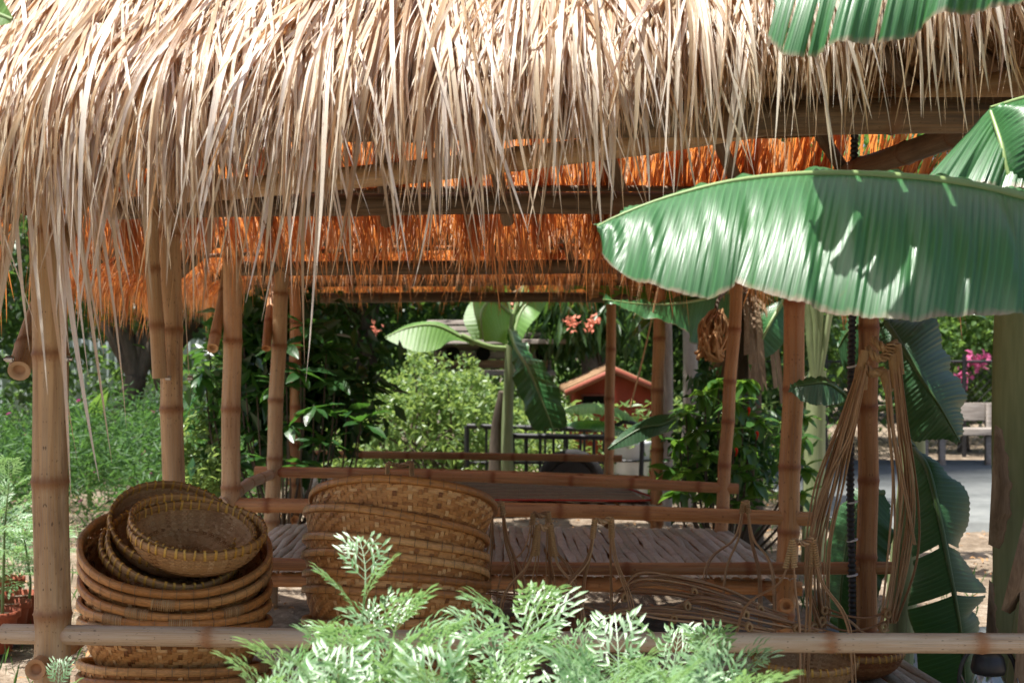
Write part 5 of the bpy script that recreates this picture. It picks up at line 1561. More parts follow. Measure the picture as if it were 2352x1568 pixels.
# ------------------------------------------------------------------ dark glossy shrub behind the left posts
spots = [at(x, y, d) for x, y, d in [(700, 745, 9.2), (655, 790, 9.1), (750, 800, 9.3), (610, 760, 9.6), (690, 850, 9.0), (770, 870, 9.2), (640, 880, 9.1), (560, 790, 9.6), (520, 830, 9.7), (720, 930, 8.9), (800, 940, 9.1), (590, 900, 9.5),
                                    (830, 965, 9.0), (660, 970, 9.0), (745, 1010, 8.9), (580, 990, 9.6), (480, 800, 9.9), (470, 860, 9.8), (690, 1060, 8.9), (780, 900, 9.6), (545, 720, 9.7), (625, 700, 9.6), (700, 690, 9.6), (840, 880, 9.7), (610, 1050, 9.3)]]
C, _ = clumped(at(650, 880, 9.9), (0.62, 0.35, 0.62), 70, 26, (0.10, 0.10, 0.10), 0.2)
rosette_shrub('dark glossy broad-leaved shrub behind the left posts of the middle hut', (-1.55, 9.6, 0), spots, 0.19, 10, SHL, filler=(C, rng.uniform(0.12, 0.2, len(C)), M_SHRUB))
# light ferny shrub between the left posts
th = thing('light_shrub', 'light green small-leaved shrub glimpsed between the second and third left posts', 'shrub', (-2.15, 9.9, 0))
C, _ = clumped((-2.1, 9.9, 0.62), (0.26, 0.25, 0.55), 60, 40, (0.05, 0.05, 0.05), 0.3)
m = MB(); leaf_cloud(m, C, rng.uniform(0.05, 0.085, len(C)), 0.4); m.build('foliage', M_BUSH, th)
m = MB(); tube(m, bez([(-2.15, 9.9, -0.03), (-2.12, 9.9, 0.5), (-2.1, 9.9, 0.95)], 8), 0.015, 6); m.build('stem', M_BARK, th)

# ------------------------------------------------------------------ pale twiggy bush in the middle
pb = thing('flowering_bush', 'pale sunlit small-leaved bush with bare dark twigs in the middle', 'bush', (-0.75, 14.3, 0))
C = []
tips = []
for k in range(120):
    x = U(815, 1150); yt = 846 + 38 * abs((x - 985) / 160) ** 3 + 26 * math.sin(x * 0.045) + 14 * math.sin(x * 0.11)
    y = yt + abs(random.gauss(0, 1)) * 95
    tips.append(at(x, min(y, 1090), 13.7 + U(0, 1.3)))
for s in tips:
    n = 52
    dirv = np.array([U(-1, 1), U(-1, .4), U(-.1, .5)]); dirv /= np.linalg.norm(dirv)
    q = rng.random(n)[:, None]
    C.append(np.array(s) + dirv * (q - 0.3) * 0.42 + rng.normal(0, 0.035, (n, 3)) - np.array([0, 0, 0.16]) * q ** 2)
C = np.concatenate(C)
m = MB(); leaf_cloud(m, C, rng.uniform(0.04, 0.08, len(C)), 0.55, updir=1.2); m.build('foliage', M_BUSH, pb)
m = MB()
for k in range(26):
    s = Vector(tips[k * 4]); b = Vector((-0.75 + U(-.5, .5), 14.3 + U(-.3, .3), -0.03))
    P = bez([b, b * .6 + s * .4 + Vector((U(-.2, .2), 0, U(-.1, .1))), b * .3 + s * .7 + Vector((U(-.12, .12), 0, .05)), s], 12)
    tube(m, P, np.linspace(0.022, 0.005, len(P)), 6)
m.build('branches', M_BARK, pb)

# ------------------------------------------------------------------ flower bed at the left
N = 17000
fx = rng.uniform(-5.9, -2.1, N); fy = rng.uniform(10.6, 15.5, N)
hmax = 0.78 + 0.2 * np.sin(fx * 3.1) + 0.12 * np.sin(fx * 7 + fy * 4) + 0.08 * np.sin(fy * 9)
hz = hmax * rng.random(N) ** 0.6
gap = np.sin(fx * 4.1 + 1.3 * np.sin(fy * 2.2)) * np.sin(fy * 3.3 + fx) + 0.35 * rng.normal(size=N)
keep = gap > -0.45
fx, fy, hz = fx[keep], fy[keep], hz[keep]; N = len(fx)
C = np.stack([fx, fy, hz], 1)
m = MB()
dirs = np.stack([rng.normal(0, .7, N), rng.normal(0, .7, N), rng.uniform(0.1, 1.0, N)], 1)
for rep in range(2):
    leaf_cloud(m, C + rng.normal(0, 0.05, C.shape), rng.uniform(0.06, 0.14, N), 0.16, dirs=dirs + rng.normal(0, .5, dirs.shape))
bed = m.build('flower_bed_foliage', M_COSMOS)
tag(bed, 'dense feathery green flower bed foliage beyond the left posts', 'flower bed', kind='stuff')
# stems with blossoms that can be told apart
gF = 'small purple blossoms over the flower bed'
blo = MB()
for k in range(6):
    a = k * 1.047
    V = [(0, 0, 0), (math.cos(a - .4) * .6, math.sin(a - .4) * .6, 0.25), (math.cos(a), math.sin(a), 0.15), (math.cos(a + .4) * .6, math.sin(a + .4) * .6, 0.25)]
    blo.add(V, None, [[0, 1, 2], [0, 2, 3]], (0.5, 0, 0, 0))
blo_me = blo.mesh('petals', M_PURPLE)
sten = MB(); tube(sten, [(0, 0, -14), (0.6, 0, -7), (0, 0, 0)], 0.16, 5); sten_me = sten.mesh('stem', M_STEM)
FLW = [(60, 1000), (75, 1090), (180, 920), (215, 1085), (268, 1022), (300, 1100), (350, 945), (362, 1132), (395, 1133), (250, 1150), (430, 990), (185, 1150), (330, 1040), (120, 985), (20, 950), (405, 1060), (290, 960), (230, 980), (345, 1085)]
for k, (x, y) in enumerate(FLW):
    d = 11.2 + (k * 0.37) % 2.6 if y > 1000 else 12.5 + (k * 0.3) % 1.8
    p = at(x, y, d)
    f = thing('flower', 'purple blossom dotting the flower bed left of the huts', 'flower', (p.x, p.y, max(0, p.z - 0.4)), group=gF)
    for me, nm in ((blo_me, 'petals'), (sten_me, 'stem')):
        inst(nm, me, f, p, (U(-.8, -.2), U(-.4, .4), U(0, 6)), 0.028)
# taller young banana shoot in the bed
sh = thing('banana_shoot', 'single upright pale green shoot in the flower bed', 'plant', at(215, 1160, 12.2) - Vector((0, 0, 0.13)))
hero_leaf(sh, [at(205, 1165, 12.2), at(205, 1000, 12.2), at(222, 930, 12.2), at(248, 890, 12.2)], [at(200, 1160, 12.2), at(196, 1000, 12.2), at(205, 930, 12.15), at(246, 890, 12.2)], [at(210, 1160, 12.2), at(216, 1000, 12.2), at(240, 940, 12.25), at(250, 890, 12.2)], M_BANY, M_RIB, (0.012, 0.004), n=40)

# ------------------------------------------------------------------ chilli-like shrub right of centre, and far-right leaves
spots = [at(x, y, d) for x, y, d in [(1620, 900, 8.6), (1575, 940, 8.7), (1600, 985, 8.6), (1560, 1010, 8.8), (1620, 1040, 8.5), (1590, 1080, 8.6), (1545, 1070, 8.9), (1690, 920, 8.7), (1710, 870, 8.9), (1680, 980, 8.6), (1720, 1020, 8.7), (1690, 1080, 8.6),
                                    (1740, 960, 8.9), (1730, 1100, 8.7), (1650, 870, 8.9), (1845, 1000, 8.3), (1850, 1070, 8.2), (1840, 1130, 8.3), (1560, 1120, 8.8), (1640, 1120, 8.6), (1700, 1150, 8.6), (1845, 950, 8.5)]]
C, _ = clumped(at(1690, 1020, 9.3), (0.45, 0.3, 0.5), 60, 24, (0.09, 0.09, 0.09), 0.2)
ch = rosette_shrub('leafy chilli shrub with red fruits between the right-hand posts', (1.35, 9.0, 0), spots, 0.135, 11, CHL, droop=1.2, filler=(C, rng.uniform(0.07, 0.12, len(C)), M_SHRUB))
for x, y in ((1719, 935), (1690, 1028), (1738, 990)):
    m = MB(); p = at(x, y, 8.45); tube(m, bez([p, p + Vector((0.006, 0, -0.02)), p + Vector((0, 0, -0.05))], 6), [0.006, 0.009, 0.009, 0.007, 0.005, 0.003, 0.002][:len(bez([p, p + Vector((0.006, 0, -0.02)), p + Vector((0, 0, -0.05))], 6))], 8)
    m.build('chilli', M_CHRED, ch)

# ------------------------------------------------------------------ middle banana plant
cb = thing('banana_plant', 'banana plant in the middle background with one leaf held out left', 'banana plant', (-0.05, 12.6, 0), group='banana plants')
m = MB(); P = bez([at(1168, 1180, 12.6), at(1165, 1000, 12.6), at(1170, 850, 12.6), at(1172, 720, 12.6)], 18); tube(m, P, np.linspace(0.06, 0.04, len(P)), 14); m.build('stem', M_PSEUDO, cb)
m = MB(); P = bez([at(1142, 1180, 12.7), at(1145, 1000, 12.7), at(1160, 900, 12.65)], 18); tube(m, P, np.linspace(0.09, 0.06, len(P)), 14); m.build('stem', M_BARK, cb)
hero_leaf(cb, [at(1090, 790, 12.5), at(1060, 775, 12.5), at(1000, 748, 12.4), at(940, 752, 12.3), at(884, 775, 12.2)], [at(1030, 775, 12.4), at(1010, 800, 12.2), at(960, 808, 12.1), at(910, 790, 12.15), at(884, 777, 12.2)], [at(1032, 750, 12.6), at(1000, 738, 12.6), at(940, 744, 12.5), at(884, 773, 12.2)], M_BANY, M_RIB, (0.02, 0.005), n=50, veins=20)
m = MB(); tube(m, bez([at(1165, 800, 12.6), at(1120, 795, 12.5), at(1060, 770, 12.5)], 8), 0.022, 8); m.build('leaf_stalk', M_RIB, cb)
hero_leaf(cb, [at(1172, 720, 12.5), at(1130, 690, 12.3), at(1105, 720, 12.1), at(1110, 780, 12.0)], [at(1165, 790, 12.4), at(1160, 790, 12.3), at(1140, 785, 12.1), at(1112, 785, 12.0)], [at(1150, 680, 12.5), at(1095, 680, 12.3), at(1065, 730, 12.1), at(1085, 780, 12.0)], M_BANY, M_RIB, (0.02, 0.005), n=50, veins=20)
hero_leaf(cb, [at(1170, 760, 12.4), at(1185, 800, 12.0), at(1215, 850, 11.8), at(1245, 920, 11.7), at(1270, 985, 11.7)], [at(1160, 770, 12.4), at(1180, 820, 12.0), at(1180, 870, 11.85), at(1205, 940, 11.75), at(1225, 985, 11.7), at(1265, 988, 11.7)], [at(1185, 765, 12.4), at(1225, 815, 12.0), at(1260, 850, 11.85), at(1290, 920, 11.75), at(1302, 975, 11.7), at(1275, 987, 11.7)], M_BAN, M_RIB, (0.02, 0.005), n=80, veins=24, pleat=0.008, wav=0.02)
hero_leaf(cb, [at(1178, 780, 12.5), at(1195, 720, 12.6), at(1220, 690, 12.7), at(1260, 680, 12.9)], [at(1190, 800, 12.4), at(1215, 750, 12.4), at(1240, 720, 12.6), at(1262, 684, 12.9)], [at(1175, 740, 12.6), at(1185, 690, 12.7), at(1215, 665, 12.9), at(1255, 672, 12.9)], M_BANY, M_RIB, (0.02, 0.005), n=50, veins=16)
for k, (az, el) in enumerate(((0.5, 1.2), (2.0, 1.25), (4.2, 1.1))):
    free_leaf(cb, at(1174, 740, 12.6), az, el, 1.7, 0.24, 1.0, M_BANY, M_RIB, torn=2)
free_leaf(cb, at(1250, 960, 13.0), 0.1, 0.5, 1.0, 0.17, 1.6, M_BANY, M_RIB)
free_leaf(cb, at(1270, 985, 13.2), -0.4, 0.4, 0.9, 0.15, 1.4, M_BAN, M_RIB)

# ------------------------------------------------------------------ banana plants right of centre
rb = thing('banana_plant', 'banana plant with pale green stalks behind the right-hand posts', 'banana plant', (2.15, 10.0, 0), group='banana plants')
m = MB(); P = bez([at(1868, 1290, 10.0), at(1872, 1000, 10.0), at(1878, 850, 10.0)], 18); tube(m, P, np.linspace(0.085, 0.06, len(P)), 14); m.build('stem', M_PSEUDOL, rb)
for (x1, y1, x2, y2) in ((1850, 700, 1800, 560), (1885, 690, 1890, 520), (1910, 700, 1960, 540), (1870, 720, 1850, 600)):
    m = MB(); tube(m, bez([at(1874, 900, 9.95), at((1874 + x1) / 2, 800, 9.95), at(x1, y1, 9.95), at(x2, y2, 9.95)], 14), 0.026, 8); m.build('leaf_stalk', M_PSEUDOL, rb)
for az, el in ((3.0, 0.5), (1.2, 0.8), (5.4, 0.6), (0.2, 0.6), (4.3, 0.7)):
    free_leaf(rb, at(1872, 690, 10.0), az, el, 1.5, 0.22, 1.9, M_BAN, M_RIB, torn=3, rnd=U(0, 1))
hero_leaf(rb, [at(1800, 690, 9.6), at(1770, 740, 9.5), at(1745, 790, 9.5), at(1720, 830, 9.5)], [at(1760, 700, 9.6), at(1735, 740, 9.6), at(1715, 790, 9.55), at(1718, 830, 9.5)], [at(1830, 720, 9.6), at(1810, 770, 9.5), at(1780, 810, 9.5), at(1725, 835, 9.5)], M_BAN, M_RIB, (0.015, 0.004), n=40, veins=16)

# leaves hanging in front of the far hut's right posts, from a banana beside it
fb = thing('banana_plant', 'banana plant beside the farthest hut with browning torn leaves', 'banana plant', (1.62, 10.1, 0), group='banana plants')
m = MB(); P = bez([at(1722, 1300, 9.8), at(1722, 900, 9.8), at(1718, 640, 9.8)], 18); tube(m, P, np.linspace(0.10, 0.06, len(P)), 14); m.build('stem', M_BARK, fb)
hero_leaf(fb, [at(1700, 660, 9.7), at(1600, 690, 9.2), at(1500, 700, 8.95), at(1385, 688, 8.8)], [at(1690, 770, 9.4), at(1600, 790, 9.1), at(1565, 750, 8.95), at(1500, 735, 8.85), at(1440, 712, 8.8), at(1386, 690, 8.8)], [at(1700, 640, 9.8), at(1600, 675, 9.35), at(1500, 690, 9.1), at(1386, 684, 8.85)], M_BAN, M_RIB, (0.016, 0.004), n=80, veins=30, pleat=0.004, wav=0.012)
hero_leaf(fb, [at(1705, 650, 9.8), at(1560, 640, 9.6), at(1400, 640, 9.5), at(1305, 640, 9.5)], [at(1690, 700, 9.7), at(1560, 690, 9.5), at(1400, 680, 9.4), at(1308, 660, 9.48)], [at(1705, 620, 9.9), at(1560, 610, 9.8), at(1400, 618, 9.6), at(1306, 630, 9.5)], M_BANY, M_RIB, (0.016, 0.004), n=60, veins=24, wav=0.02)
for x0, y0, w, h_ in ((1345, 620, 45, 70), (1440, 625, 40, 60), (1480, 635, 30, 55), (1540, 640, 36, 62), (1395, 630, 24, 50)):
    m = MB(); d_ = 9.3
    blade(m, [at(x0, y0, d_), at(x0 + 3, y0 + h_ * .5, d_ - .05), at(x0 + 8, y0 + h_, d_)], [at(x0 + w, y0 - 5, d_), at(x0 + w * .9, y0 + h_ * .5, d_ + .05), at(x0 + w * .5, y0 + h_ * 0.95, d_)], n=24, nu=8, bulge=(0, -0.05, 0), veins=8, pleat=0.01, wav=0.02, rnd=U(0, 1))
    m.build('dry_leaf', M_DRY, fb)
hero_leaf(fb, [at(1560, 955, 9.0), at(1520, 975, 8.9), at(1470, 985, 8.85), at(1396, 1030, 8.8)], [at(1555, 985, 8.9), at(1510, 1000, 8.85), at(1450, 1022, 8.8), at(1398, 1034, 8.8)], [at(1550, 950, 9.1), at(1500, 955, 9.0), at(1440, 985, 8.9), at(1397, 1026, 8.8)], M_BAND, M_RIBD, (0.012, 0.003), n=50, veins=20)
m = MB(); tube(m, bez([at(1718, 940, 9.8), at(1640, 930, 9.3), at(1560, 955, 9.0)], 10), 0.012, 7); m.build('leaf_stalk', M_RIBD, fb)
# drooping dead fronds: the orange tassel and dark skirt
m = MB()
for k in range(46):
    x0 = 1640 + U(-10, 22); 
    P = bez([at(x0, 715 + U(-6, 6), 8.4), at(x0 + U(-30, 15), 745, 8.35 + U(-.08, .08)), at(x0 + U(-38, 14), 790 + U(-10, 10), 8.35 + U(-.1, .1)), at(x0 + U(-34, 10), 800 + U(0, 30), 8.38)], 9)
    tube(m, P, np.linspace(0.007, 0.012, len(P)), 5, True, U(0, 1))
m.build('dry_tassel', M_DRY, fb)
m = MB(); tube(m, bez([at(1718, 680, 9.8), at(1680, 660, 9.0), at(1650, 690, 8.5), at(1645, 722, 8.4)], 12), 0.012, 7); m.build('tassel_stalk', M_BARK, fb)
for k in range(26):
    a = U(0, 6.28)
    p = at(1720 + 20 * math.cos(a), 660 + U(-10, 40), 9.75 + 0.12 * math.sin(a))
    q = p + Vector((0.16 * math.cos(a), 0.14 * math.sin(a), -0.25)); r_ = p + Vector((0.22 * math.cos(a), 0.2 * math.sin(a), -U(0.45, 0.75)))
    m = MB(); P = bez([p, (p + q) / 2 + Vector((0.05 * math.cos(a), 0, 0.03)), q, r_], 10)
    strips(m, P[None], np.tile(np.array([-math.sin(a), math.cos(a), 0.2]), (1, len(P), 1)), np.linspace(0.012, 0.02, len(P))[None], np.array([U(0, .6)]))
    m.build('dry_leaf', M_SHEATH, fb)

# ------------------------------------------------------------------ dovecote, red house, cart
dv = thing('dovecote', 'weathered wooden pigeon house on posts with round holes', 'dovecote', at(1110, 0, 16.0) * Vector((1, 1, 0)) if False else Vector((-0.32, 16.0, 0)))
d = 16.0
X = lambda x: (x - 1176) * d / 3267
Z = lambda y: EYE + (800 - y) * d / 3267
# front wall planks; near-black discs paint the shade of the round openings
m = MB()
for a_, b_ in ((0, 0.38), (0.38, 0.72), (0.72, 1.0)):
    z0 = Z(846) + (Z(790) - Z(846)) * a_; z1 = Z(846) + (Z(790) - Z(846)) * b_ - 0.006
    box(m, (X(1000), d, z0), (X(1262), d + 0.03, z1), U(0, 1), bev=0.004)
    m.build('plank', M_WOODG if a_ else M_WOODB, dv, smooth=False); m = MB()
for s_ in (1000, 1262):
    box(m, (X(s_) - 0.02, d - 0.012, Z(852)), (X(s_) + 0.02, d + 0.9, Z(786)), bev=0.004); m.build('side_board', M_WOODG, dv, smooth=False); m = MB()
for hx in (1040, 1110, 1190, 1246):
    lathe(m, [(0.0, 0.0), (0.066, 0.0), (0.066, 0.012), (0.078, 0.012), (0.078, -0.02)], 24)
    me = m.mesh('hole', M_DARK); m = MB()
    o = inst('hole_shade', me, dv, (X(hx), d - 0.004, Z(812)), (math.radians(90), 0, 0), 1.0)
for k in range(4):
    y0 = 788 - k * 15
    box(m, (X(965 + k * 4), d - 0.28 + k * 0.16, Z(y0) - 0.01), (X(1300 - k * 4), d - 0.08 + k * 0.17, Z(y0) + 0.045), U(0, 1), bev=0.006); m.build('roof_board', M_WOODG, dv, smooth=False); m = MB()
box(m, (X(990), d - 0.12, Z(862)), (X(1275), d + 0.95, Z(852)), bev=0.004); m.build('perch_board', M_WOODG, dv, smooth=False); m = MB()
for px_ in (1010, 1250):
    box(m, (X(px_) - 0.05, d + 0.3, -0.05), (X(px_) + 0.05, d + 0.4, Z(862)), bev=0.006); m.build('leg', M_WOODG, dv, smooth=False); m = MB()

rh = thing('small_house', 'small red wooden house with low gabled tile roof', 'house', (1.0, 15.2, 0))
d = 14.4
zE, zR, zB = Z(893), Z(853), 0.02
xl, xr, xa = X(1322), X(1500), X(1410)
m = MB()
V = [(xl, d, zB), (xr, d, zB), (xr, d, zE), (xa, d, zR - 0.03), (xl, d, zE), (xl, d + 1.5, zB), (xr, d + 1.5, zB), (xr, d + 1.5, zE), (xa, d + 1.5, zR - 0.03), (xl, d + 1.5, zE)]
m.add(V, [[0, 1, 2, 4], [5, 9, 7, 6], [0, 4, 9, 5], [1, 6, 7, 2]], [[4, 2, 3], [9, 8, 7]])
m.build('wall', M_RED, rh, smooth=False)
for sx, xe in ((-1, X(1296)), (1, X(1528))):
    ze = zR + (zE - zR) * (xe - xa) / ((xl if sx < 0 else xr) - xa)
    n = 7
    for k in range(n):
        y0 = d - 0.16 + k * 0.27; y1 = y0 + 0.25
        m = MB(); lift = 0.02 * (k % 2)
        V = [(xa, y0, zR + lift), (xe, y0, ze + lift), (xe, y1, ze + lift), (xa, y1, zR + lift), (xa, y0, zR + .04 + lift), (xe, y0, ze + .04 + lift), (xe, y1, ze + .04 + lift), (xa, y1, zR + .04 + lift)]
        m.add(V, [[0, 1, 2, 3], [4, 7, 6, 5], [0, 4, 5, 1], [1, 5, 6, 2], [2, 6, 7, 3], [3, 7, 4, 0]])
        m.build('roof_board', M_WOODB, rh, smooth=False)
    m = MB(); V = np.array([(xa, d - 0.19, zR - 0.02), (xe, d - 0.19, ze - 0.02), (xe, d - 0.19, ze + 0.045), (xa, d - 0.19, zR + 0.05)])
    V2 = V + np.array([0, 0.03, 0]); m.add(np.concatenate([V, V2]), [[0, 1, 2, 3], [4, 7, 6, 5], [0, 4, 5, 1], [1, 5, 6, 2], [2, 6, 7, 3]]); m.build('barge_board', M_REDT, rh, smooth=False)
m = MB(); box(m, (X(1335), d - 0.02, Z(935)), (X(1400), d + 0.01, Z(905)), bev=0.004); m.build('window_frame', M_REDT, rh, smooth=False)
m = MB(); box(m, (X(1339), d - 0.03, Z(932)), (X(1396), d - 0.021, Z(909)), bev=0.0); m.build('window', M_DARK, rh, smooth=False)  # solid dark panel, its colour stands for the unlit inside

ct = thing('handcart', 'black steel railed handcart behind the farthest bed', 'cart', (0.35, 13.0, 0))
d = 13.0
rail_set = [(1072, 1432, 978, 988, d + 0.5, 1100), (1148, 1395, 1000, 1004, d - 0.25, 1098)]
def rbar(a, b, r=0.014, name='bar'):
    m = MB(); tube(m, [a, b], r, 8); m.build(name, M_BLACK, ct)
for (x0, x1, ya, yb, dd, yb2) in rail_set:
    m = MB(); tube(m, [at(x0, ya, dd), at(x1, yb, dd)], 0.026, 8); m.build('top_rail', M_BLACK, ct)
    m = MB(); tube(m, [at(x0, 1062, dd), at(x1, 1062, dd)], 0.014, 8); m.build('mid_rail', M_BLACK, ct)
    n = 9
    for k in range(n):
        f = k / (n - 1); x = x0 + (x1 - x0) * f
        rbar(at(x, ya + (yb - ya) * f, dd), at(x, yb2, dd), 0.026 if k in (0, n - 1) else 0.013, 'upright')
m = MB(); tube(m, bez([at(1390, 985, d), at(1420, 975, d), at(1436, 968, d), at(1470, 980, d), at(1475, 1010, d), at(1472, 1100, d)], 16), 0.022, 8); m.build('handle', M_BLACK, ct)
zb = at(0, 1102, d).z
m = MB(); box(m, (at(1075, 0, d).x, d - 0.3, zb - 0.06), (at(1440, 0, d).x, d + 0.55, zb), bev=0.006); m.build('deck', M_WOODG, ct, smooth=False)
m = MB()
t = np.linspace(0, 2 * np.pi, 41)
wc = np.array([at(1312, 0, d - 0.4).x, d - 0.42, 0.29])
tube(m, wc + np.stack([0.25 * np.cos(t), 0 * t, 0.25 * np.sin(t)], 1), 0.05 + 0.004 * (np.arange(41) % 2), 8, False); m.build('tyre', M_RUBBER, ct)
m = MB(); tube(m, [wc + [0, -0.03, 0], wc + [0, 0.03, 0]], 0.2, 20); m.build('hub', M_BLACK, ct)
m = MB(); tube(m, [wc, wc + [0, 0.9, 0]], 0.02, 8); m.build('axle', M_BLACK, ct)
wb = thing('water_barrel', 'white plastic tub standing by the cart handle', 'tub', (at(1448, 0, 13.6).x, 13.6, 0))
m = MB(); lathe(m, [(0, 0), (0.16, 0), (0.19, 0.55), (0.20, 0.56), (0.20, 0.6), (0.18, 0.6), (0.17, 0.5), (0, 0.48)], 24, c=(at(1448, 0, 13.6).x, 13.6, 0)); m.build('tub', M_WHITE, wb)
m = MB(); t = np.linspace(0, 2 * np.pi, 25); tube(m, np.stack([at(1448, 0, 13.6).x + 0.205 * np.cos(t), 13.6 + 0.205 * np.sin(t), np.full(25, 0.42)], 1), 0.012, 6, False); m.build('hoop', M_BLACK, wb)
# orange basin on the ground beyond the right posts
ob = MB(); c_ = at(1588, 0, 10.2); lathe(ob, [(0, 0.01), (0.10, 0.01), (0.16, 0.15), (0.17, 0.15), (0.17, 0.165), (0.155, 0.165), (0.1, 0.03), (0, 0.03)], 24, c=(c_.x, 10.2, 0.0))
_t = NT('orange_plastic'); tag(ob.build('basin', _t.surf(_t.pri((0.65, 0.13, 0.04), 0.45, 0.4))), 'orange plastic basin on the ground beyond the bed', 'basin')

# ------------------------------------------------------------------ bench, fence, bougainvillea at the right
bn = thing('garden_bench', 'grey wooden bench on the pavement at the far right', 'bench', (5.0, 17.2, 0.09))
d = 17.0
for (a_, b_, y0, y1, dd) in ((2100, 2300, 925, 966, d + 0.3), (2100, 2300, 984, 1000, d - 0.1), ):
    m = MB(); dpt = 0.04 if y0 == 925 else 0.34
    box(m, (at(a_, 0, dd).x, dd, at(0, y1, dd).z), (at(b_, 0, dd).x, dd + dpt, at(0, y0, dd).z), bev=0.008); m.build('backrest' if y0 == 925 else 'seat', M_WOODG, bn, smooth=False)
for x in (2125, 2165, 2272):
    for dd in (d - 0.05, d + 0.28):
        m = MB(); q = at(x, 0, dd); box(m, (q.x - 0.04, dd, 0.085), (q.x + 0.04, dd + 0.06, at(0, 1000 if dd < d else 925, dd).z), bev=0.006); m.build('leg', M_WOODG, bn, smooth=False)

fe = thing('wire_fence', 'chain-link fence before the bright field at the far right', 'fence', (6.0, 19.5, 0))
m = MB()
for k in range(56):
    for s_ in (-1, 1):
        x0 = 2.2 + k * 0.12; 
        a_, b_ = ((x0, 19.5, 0.05), (x0 + 1.25, 19.5, 1.3)) if s_ > 0 else ((x0 + 1.25, 19.52, 0.05), (x0, 19.52, 1.3))
        tube(m, [a_, b_], 0.004, 4, False)
tag(m.build('mesh_wire', M_BLACK, fe), kind='stuff')
for x in (2.4, 4.3, 6.2, 8.1):
    m = MB(); tube(m, [(x, 19.5, -0.05), (x, 19.5, 1.4)], 0.03, 8); m.build('fence_post', M_BLACK, fe)
m = MB(); tube(m, [(2.2, 19.5, 1.3), (9.0, 19.5, 1.3)], 0.018, 8); m.build('top_rail', M_BLACK, fe)

bg_ = thing('bougainvillea', 'pink flowering bougainvillea behind the bench at the right', 'shrub', (6.5, 20.5, 0))
C, cc = clumped((6.6, 20.5, 1.5), (1.5, 0.6, 1.2), 110, 60, (0.18, 0.15, 0.16), 0.35)
m = MB(); leaf_cloud(m, C, rng.uniform(0.07, 0.13, len(C)), 0.6); m.build('foliage', M_TREEL, bg_)
m = MB()
Cp = np.concatenate([np.array(at(x, y, 19.8)) + rng.normal(0, 0.055, (26, 3)) for x, y in ((2230, 824), (2252, 830), (2214, 868), (2200, 884), (2330, 870))])
leaf_cloud(m, Cp, rng.uniform(0.07, 0.12, len(Cp)), 0.8); m.build('blossom', M_PINK, bg_)
m = MB()
for k in range(5):
    e = Vector(cc[k * 9]); tube(m, bez([(6.5 + U(-.1, .1), 20.5, -0.03), (6.5 + U(-.3, .3), 20.5, 0.7), e], 10), 0.025, 6)
m.build('branches', M_BARK, bg_)

# tin sheet fence glimpsed behind the trees at the left
tf = thing('sheet_fence', 'pale corrugated sheet fence behind the dark trunks at the left', 'fence', (-6.5, 21, 0))
m = MB()
xs = np.linspace(-7.6, -4.4, 240); zz = np.array([0.0, 1.62])
Vv = np.stack([np.stack([xs, 21 + 0.025 * np.sin(xs * 52), np.full(240, z)], -1) for z in zz], 1)
i = np.arange(239) * 2
m.add(Vv.reshape(-1, 3), np.stack([i, i + 2, i + 3, i + 1], 1)); m.build('sheet', M_TIN, tf)
m = MB(); box(m, (-7.6, 21.05, 1.5), (-4.4, 21.1, 1.58)); m.build('cross_rail', M_BLACK, tf, smooth=False)

# ------------------------------------------------------------------ trees behind
tr = 'trees along the back of the garden'
t1 = tree('gnarled dark tree behind the flower bed at the left', (-4.6, 16.5, 0), 0.15, 1.15, (-4.3, 16.6, 3.9), (1.9, 1.6, 2.1), 120, 46, 0.17, M_TREE, group=tr, limbs=9, lean=(0.25, 0))
t2 = tree('dark leaning tree right of the gnarled one, behind the second post', (-4.0, 17.2, 0), 0.13, 1.3, (-3.0, 17.5, 3.9), (1.9, 1.5, 2.1), 120, 46, 0.17, M_TREE, group=tr, limbs=8, lean=(-0.3, 0))
t3 = tree('dense dark tree behind the pigeon house, left of it', (-1.9, 18.6, 0), 0.16, 1.6, (-1.9, 19.4, 3.3), (2.2, 1.6, 2.3), 170, 52, 0.19, M_TREE, group=tr)
t4 = tree('long-leaved dark tree drooping behind the pigeon house', (1.0, 18.2, 0), 0.16, 1.8, (1.3, 18.9, 3.1), (2.0, 1.4, 1.9), 160, 50, 0.24, M_TREE, group=tr, drop=1.6, ar=0.25)
t5 = tree('dark round tree behind the red house', (2.9, 20.0, 0), 0.16, 1.4, (2.9, 20, 2.6), (1.8, 1.5, 2.3), 150, 50, 0.18, M_TREE, group=tr)
t6 = tree('lighter tree between the right-hand posts, far back', (4.3, 22.5, 0), 0.14, 1.6, (4.6, 22.5, 2.9), (1.9, 1.5, 2.5), 130, 50, 0.18, M_TREEL, group=tr)
t7 = tree('tall tree at the far right above the bench', (8.6, 23, 0), 0.18, 2.2, (8.8, 23, 4.2), (2.8, 1.8, 2.6), 150, 50, 0.2, M_TREE, group=tr)
t8 = tree('tree at the far left edge behind the flower bed', (-7.0, 18.5, 0), 0.15, 1.5, (-7.0, 18.4, 3.2), (2.0, 1.5, 2.2), 130, 48, 0.18, M_TREE, group=tr)
for k, (x, d, r, lb) in enumerate(((1527, 11.9, 0.05, 'slim grey trunk just right of the farthest right post'), (1576, 12.4, 0.065, 'thicker grey trunk right of the slim one'))):
    p = at(x, 0, d)
    tree(lb, (p.x, d, 0), r, 2.4, (p.x + 0.3, d + 0.3, 3.3), (0.9, 0.8, 0.8), 60, 40, 0.14, M_TREE, M_BARKG, 'grey-trunked young trees')
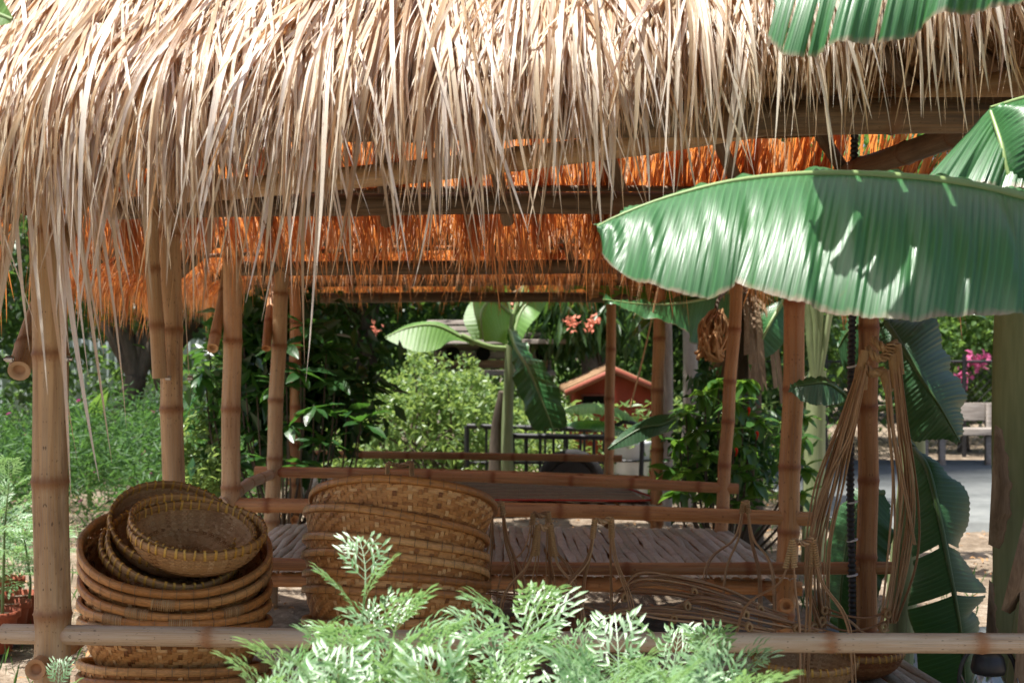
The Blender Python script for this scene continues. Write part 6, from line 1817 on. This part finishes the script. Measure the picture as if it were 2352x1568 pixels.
# mango-like drooping leaves under the far thatch, with coral blossoms
mg = thing('drooping_tree', 'long-leaved tree with coral blossoms above the red house', 'tree', (1.05, 16.3, 0))
C, cc = clumped((0.75, 16.0, 1.95), (0.75, 0.5, 0.42), 90, 16, (0.09, 0.09, 0.07), 0.3)
m = MB(); leaf_cloud(m, C, rng.uniform(0.22, 0.34, len(C)), 0.2, dirs=np.tile([0, 0, -1.0], (len(C), 1))); m.build('crown', M_TREE, mg)
m = MB(); Cp = np.concatenate([np.array(at(x, y, 15.4)) + rng.normal(0, 0.035, (14, 3)) for x, y in ((1320, 745), (1350, 748), (1365, 735), (1310, 740), (862, 755), (1165, 700))])
leaf_cloud(m, Cp, rng.uniform(0.04, 0.07, len(Cp)), 0.8); m.build('blossom', M_CORAL, mg)
m = MB(); tube(m, bez([(1.05, 16.4, -0.05), (1.1, 16.3, 0.9), (0.95, 16.2, 1.6), (0.7, 16.1, 2.2)], 14), np.linspace(0.07, 0.03, 16)[:len(bez([(0, 0, 0), (0, 0, 1), (0, 0, 2), (0, 0, 3)], 14))], 9)
for k in range(5):
    e = Vector(cc[k * 8]); tube(m, bez([(1.0, 16.2, 1.3), (0.9, 16.1, 1.7), e], 8), 0.018, 6)
m.build('trunk', M_BARK, mg)
# undergrowth and the far wood
N = 26000
C = np.stack([rng.uniform(-16, 4.2, N), rng.uniform(18, 26, N), rng.random(N) ** 1.2 * 1.5], 1)
m = MB(); leaf_cloud(m, C, rng.uniform(0.10, 0.2, N), 0.45)
tag(m.build('undergrowth', M_TREEL), 'dim green undergrowth below the back trees', 'undergrowth', kind='stuff')
N = 9000
C = np.stack([rng.uniform(-1.9, 2.6, N), rng.uniform(13.4, 15.6, N), rng.random(N) ** 1.3 * 0.95], 1)
m = MB(); leaf_cloud(m, C, rng.uniform(0.06, 0.13, N), 0.35)
tag(m.build('low_greenery', M_BUSH), 'light low greenery around the cart and red house', 'greenery', kind='stuff')
N = 36000
C = np.stack([rng.uniform(-26, 26, N), rng.uniform(28, 33, N), rng.random(N) * 9.5], 1)
C[:, 2] *= 0.75 + 0.25 * np.sin(C[:, 0] * 0.9) * np.sin(C[:, 0] * 0.37 + 1)
m = MB(); leaf_cloud(m, C, rng.uniform(0.28, 0.5, N), 0.55)
tag(m.build('far_wood', M_TREE), 'far dark wood closing off the garden', 'wood', kind='stuff')
N = 2600
C = np.stack([rng.uniform(-6, 3, N), rng.uniform(5.5, 12, N), rng.random(N) * 0.02], 1)
sel = (np.abs(C[:, 0] + 0.1) > 1.5)
C = C[sel]
m = MB(); leaf_cloud(m, C, rng.uniform(0.05, 0.16, len(C)), 0.08, dirs=np.tile([0, 0, 1.0], (len(C), 1)))
tag(m.build('grass', M_COSMOS), 'sparse grass tufts on the sandy ground', 'grass', kind='stuff')
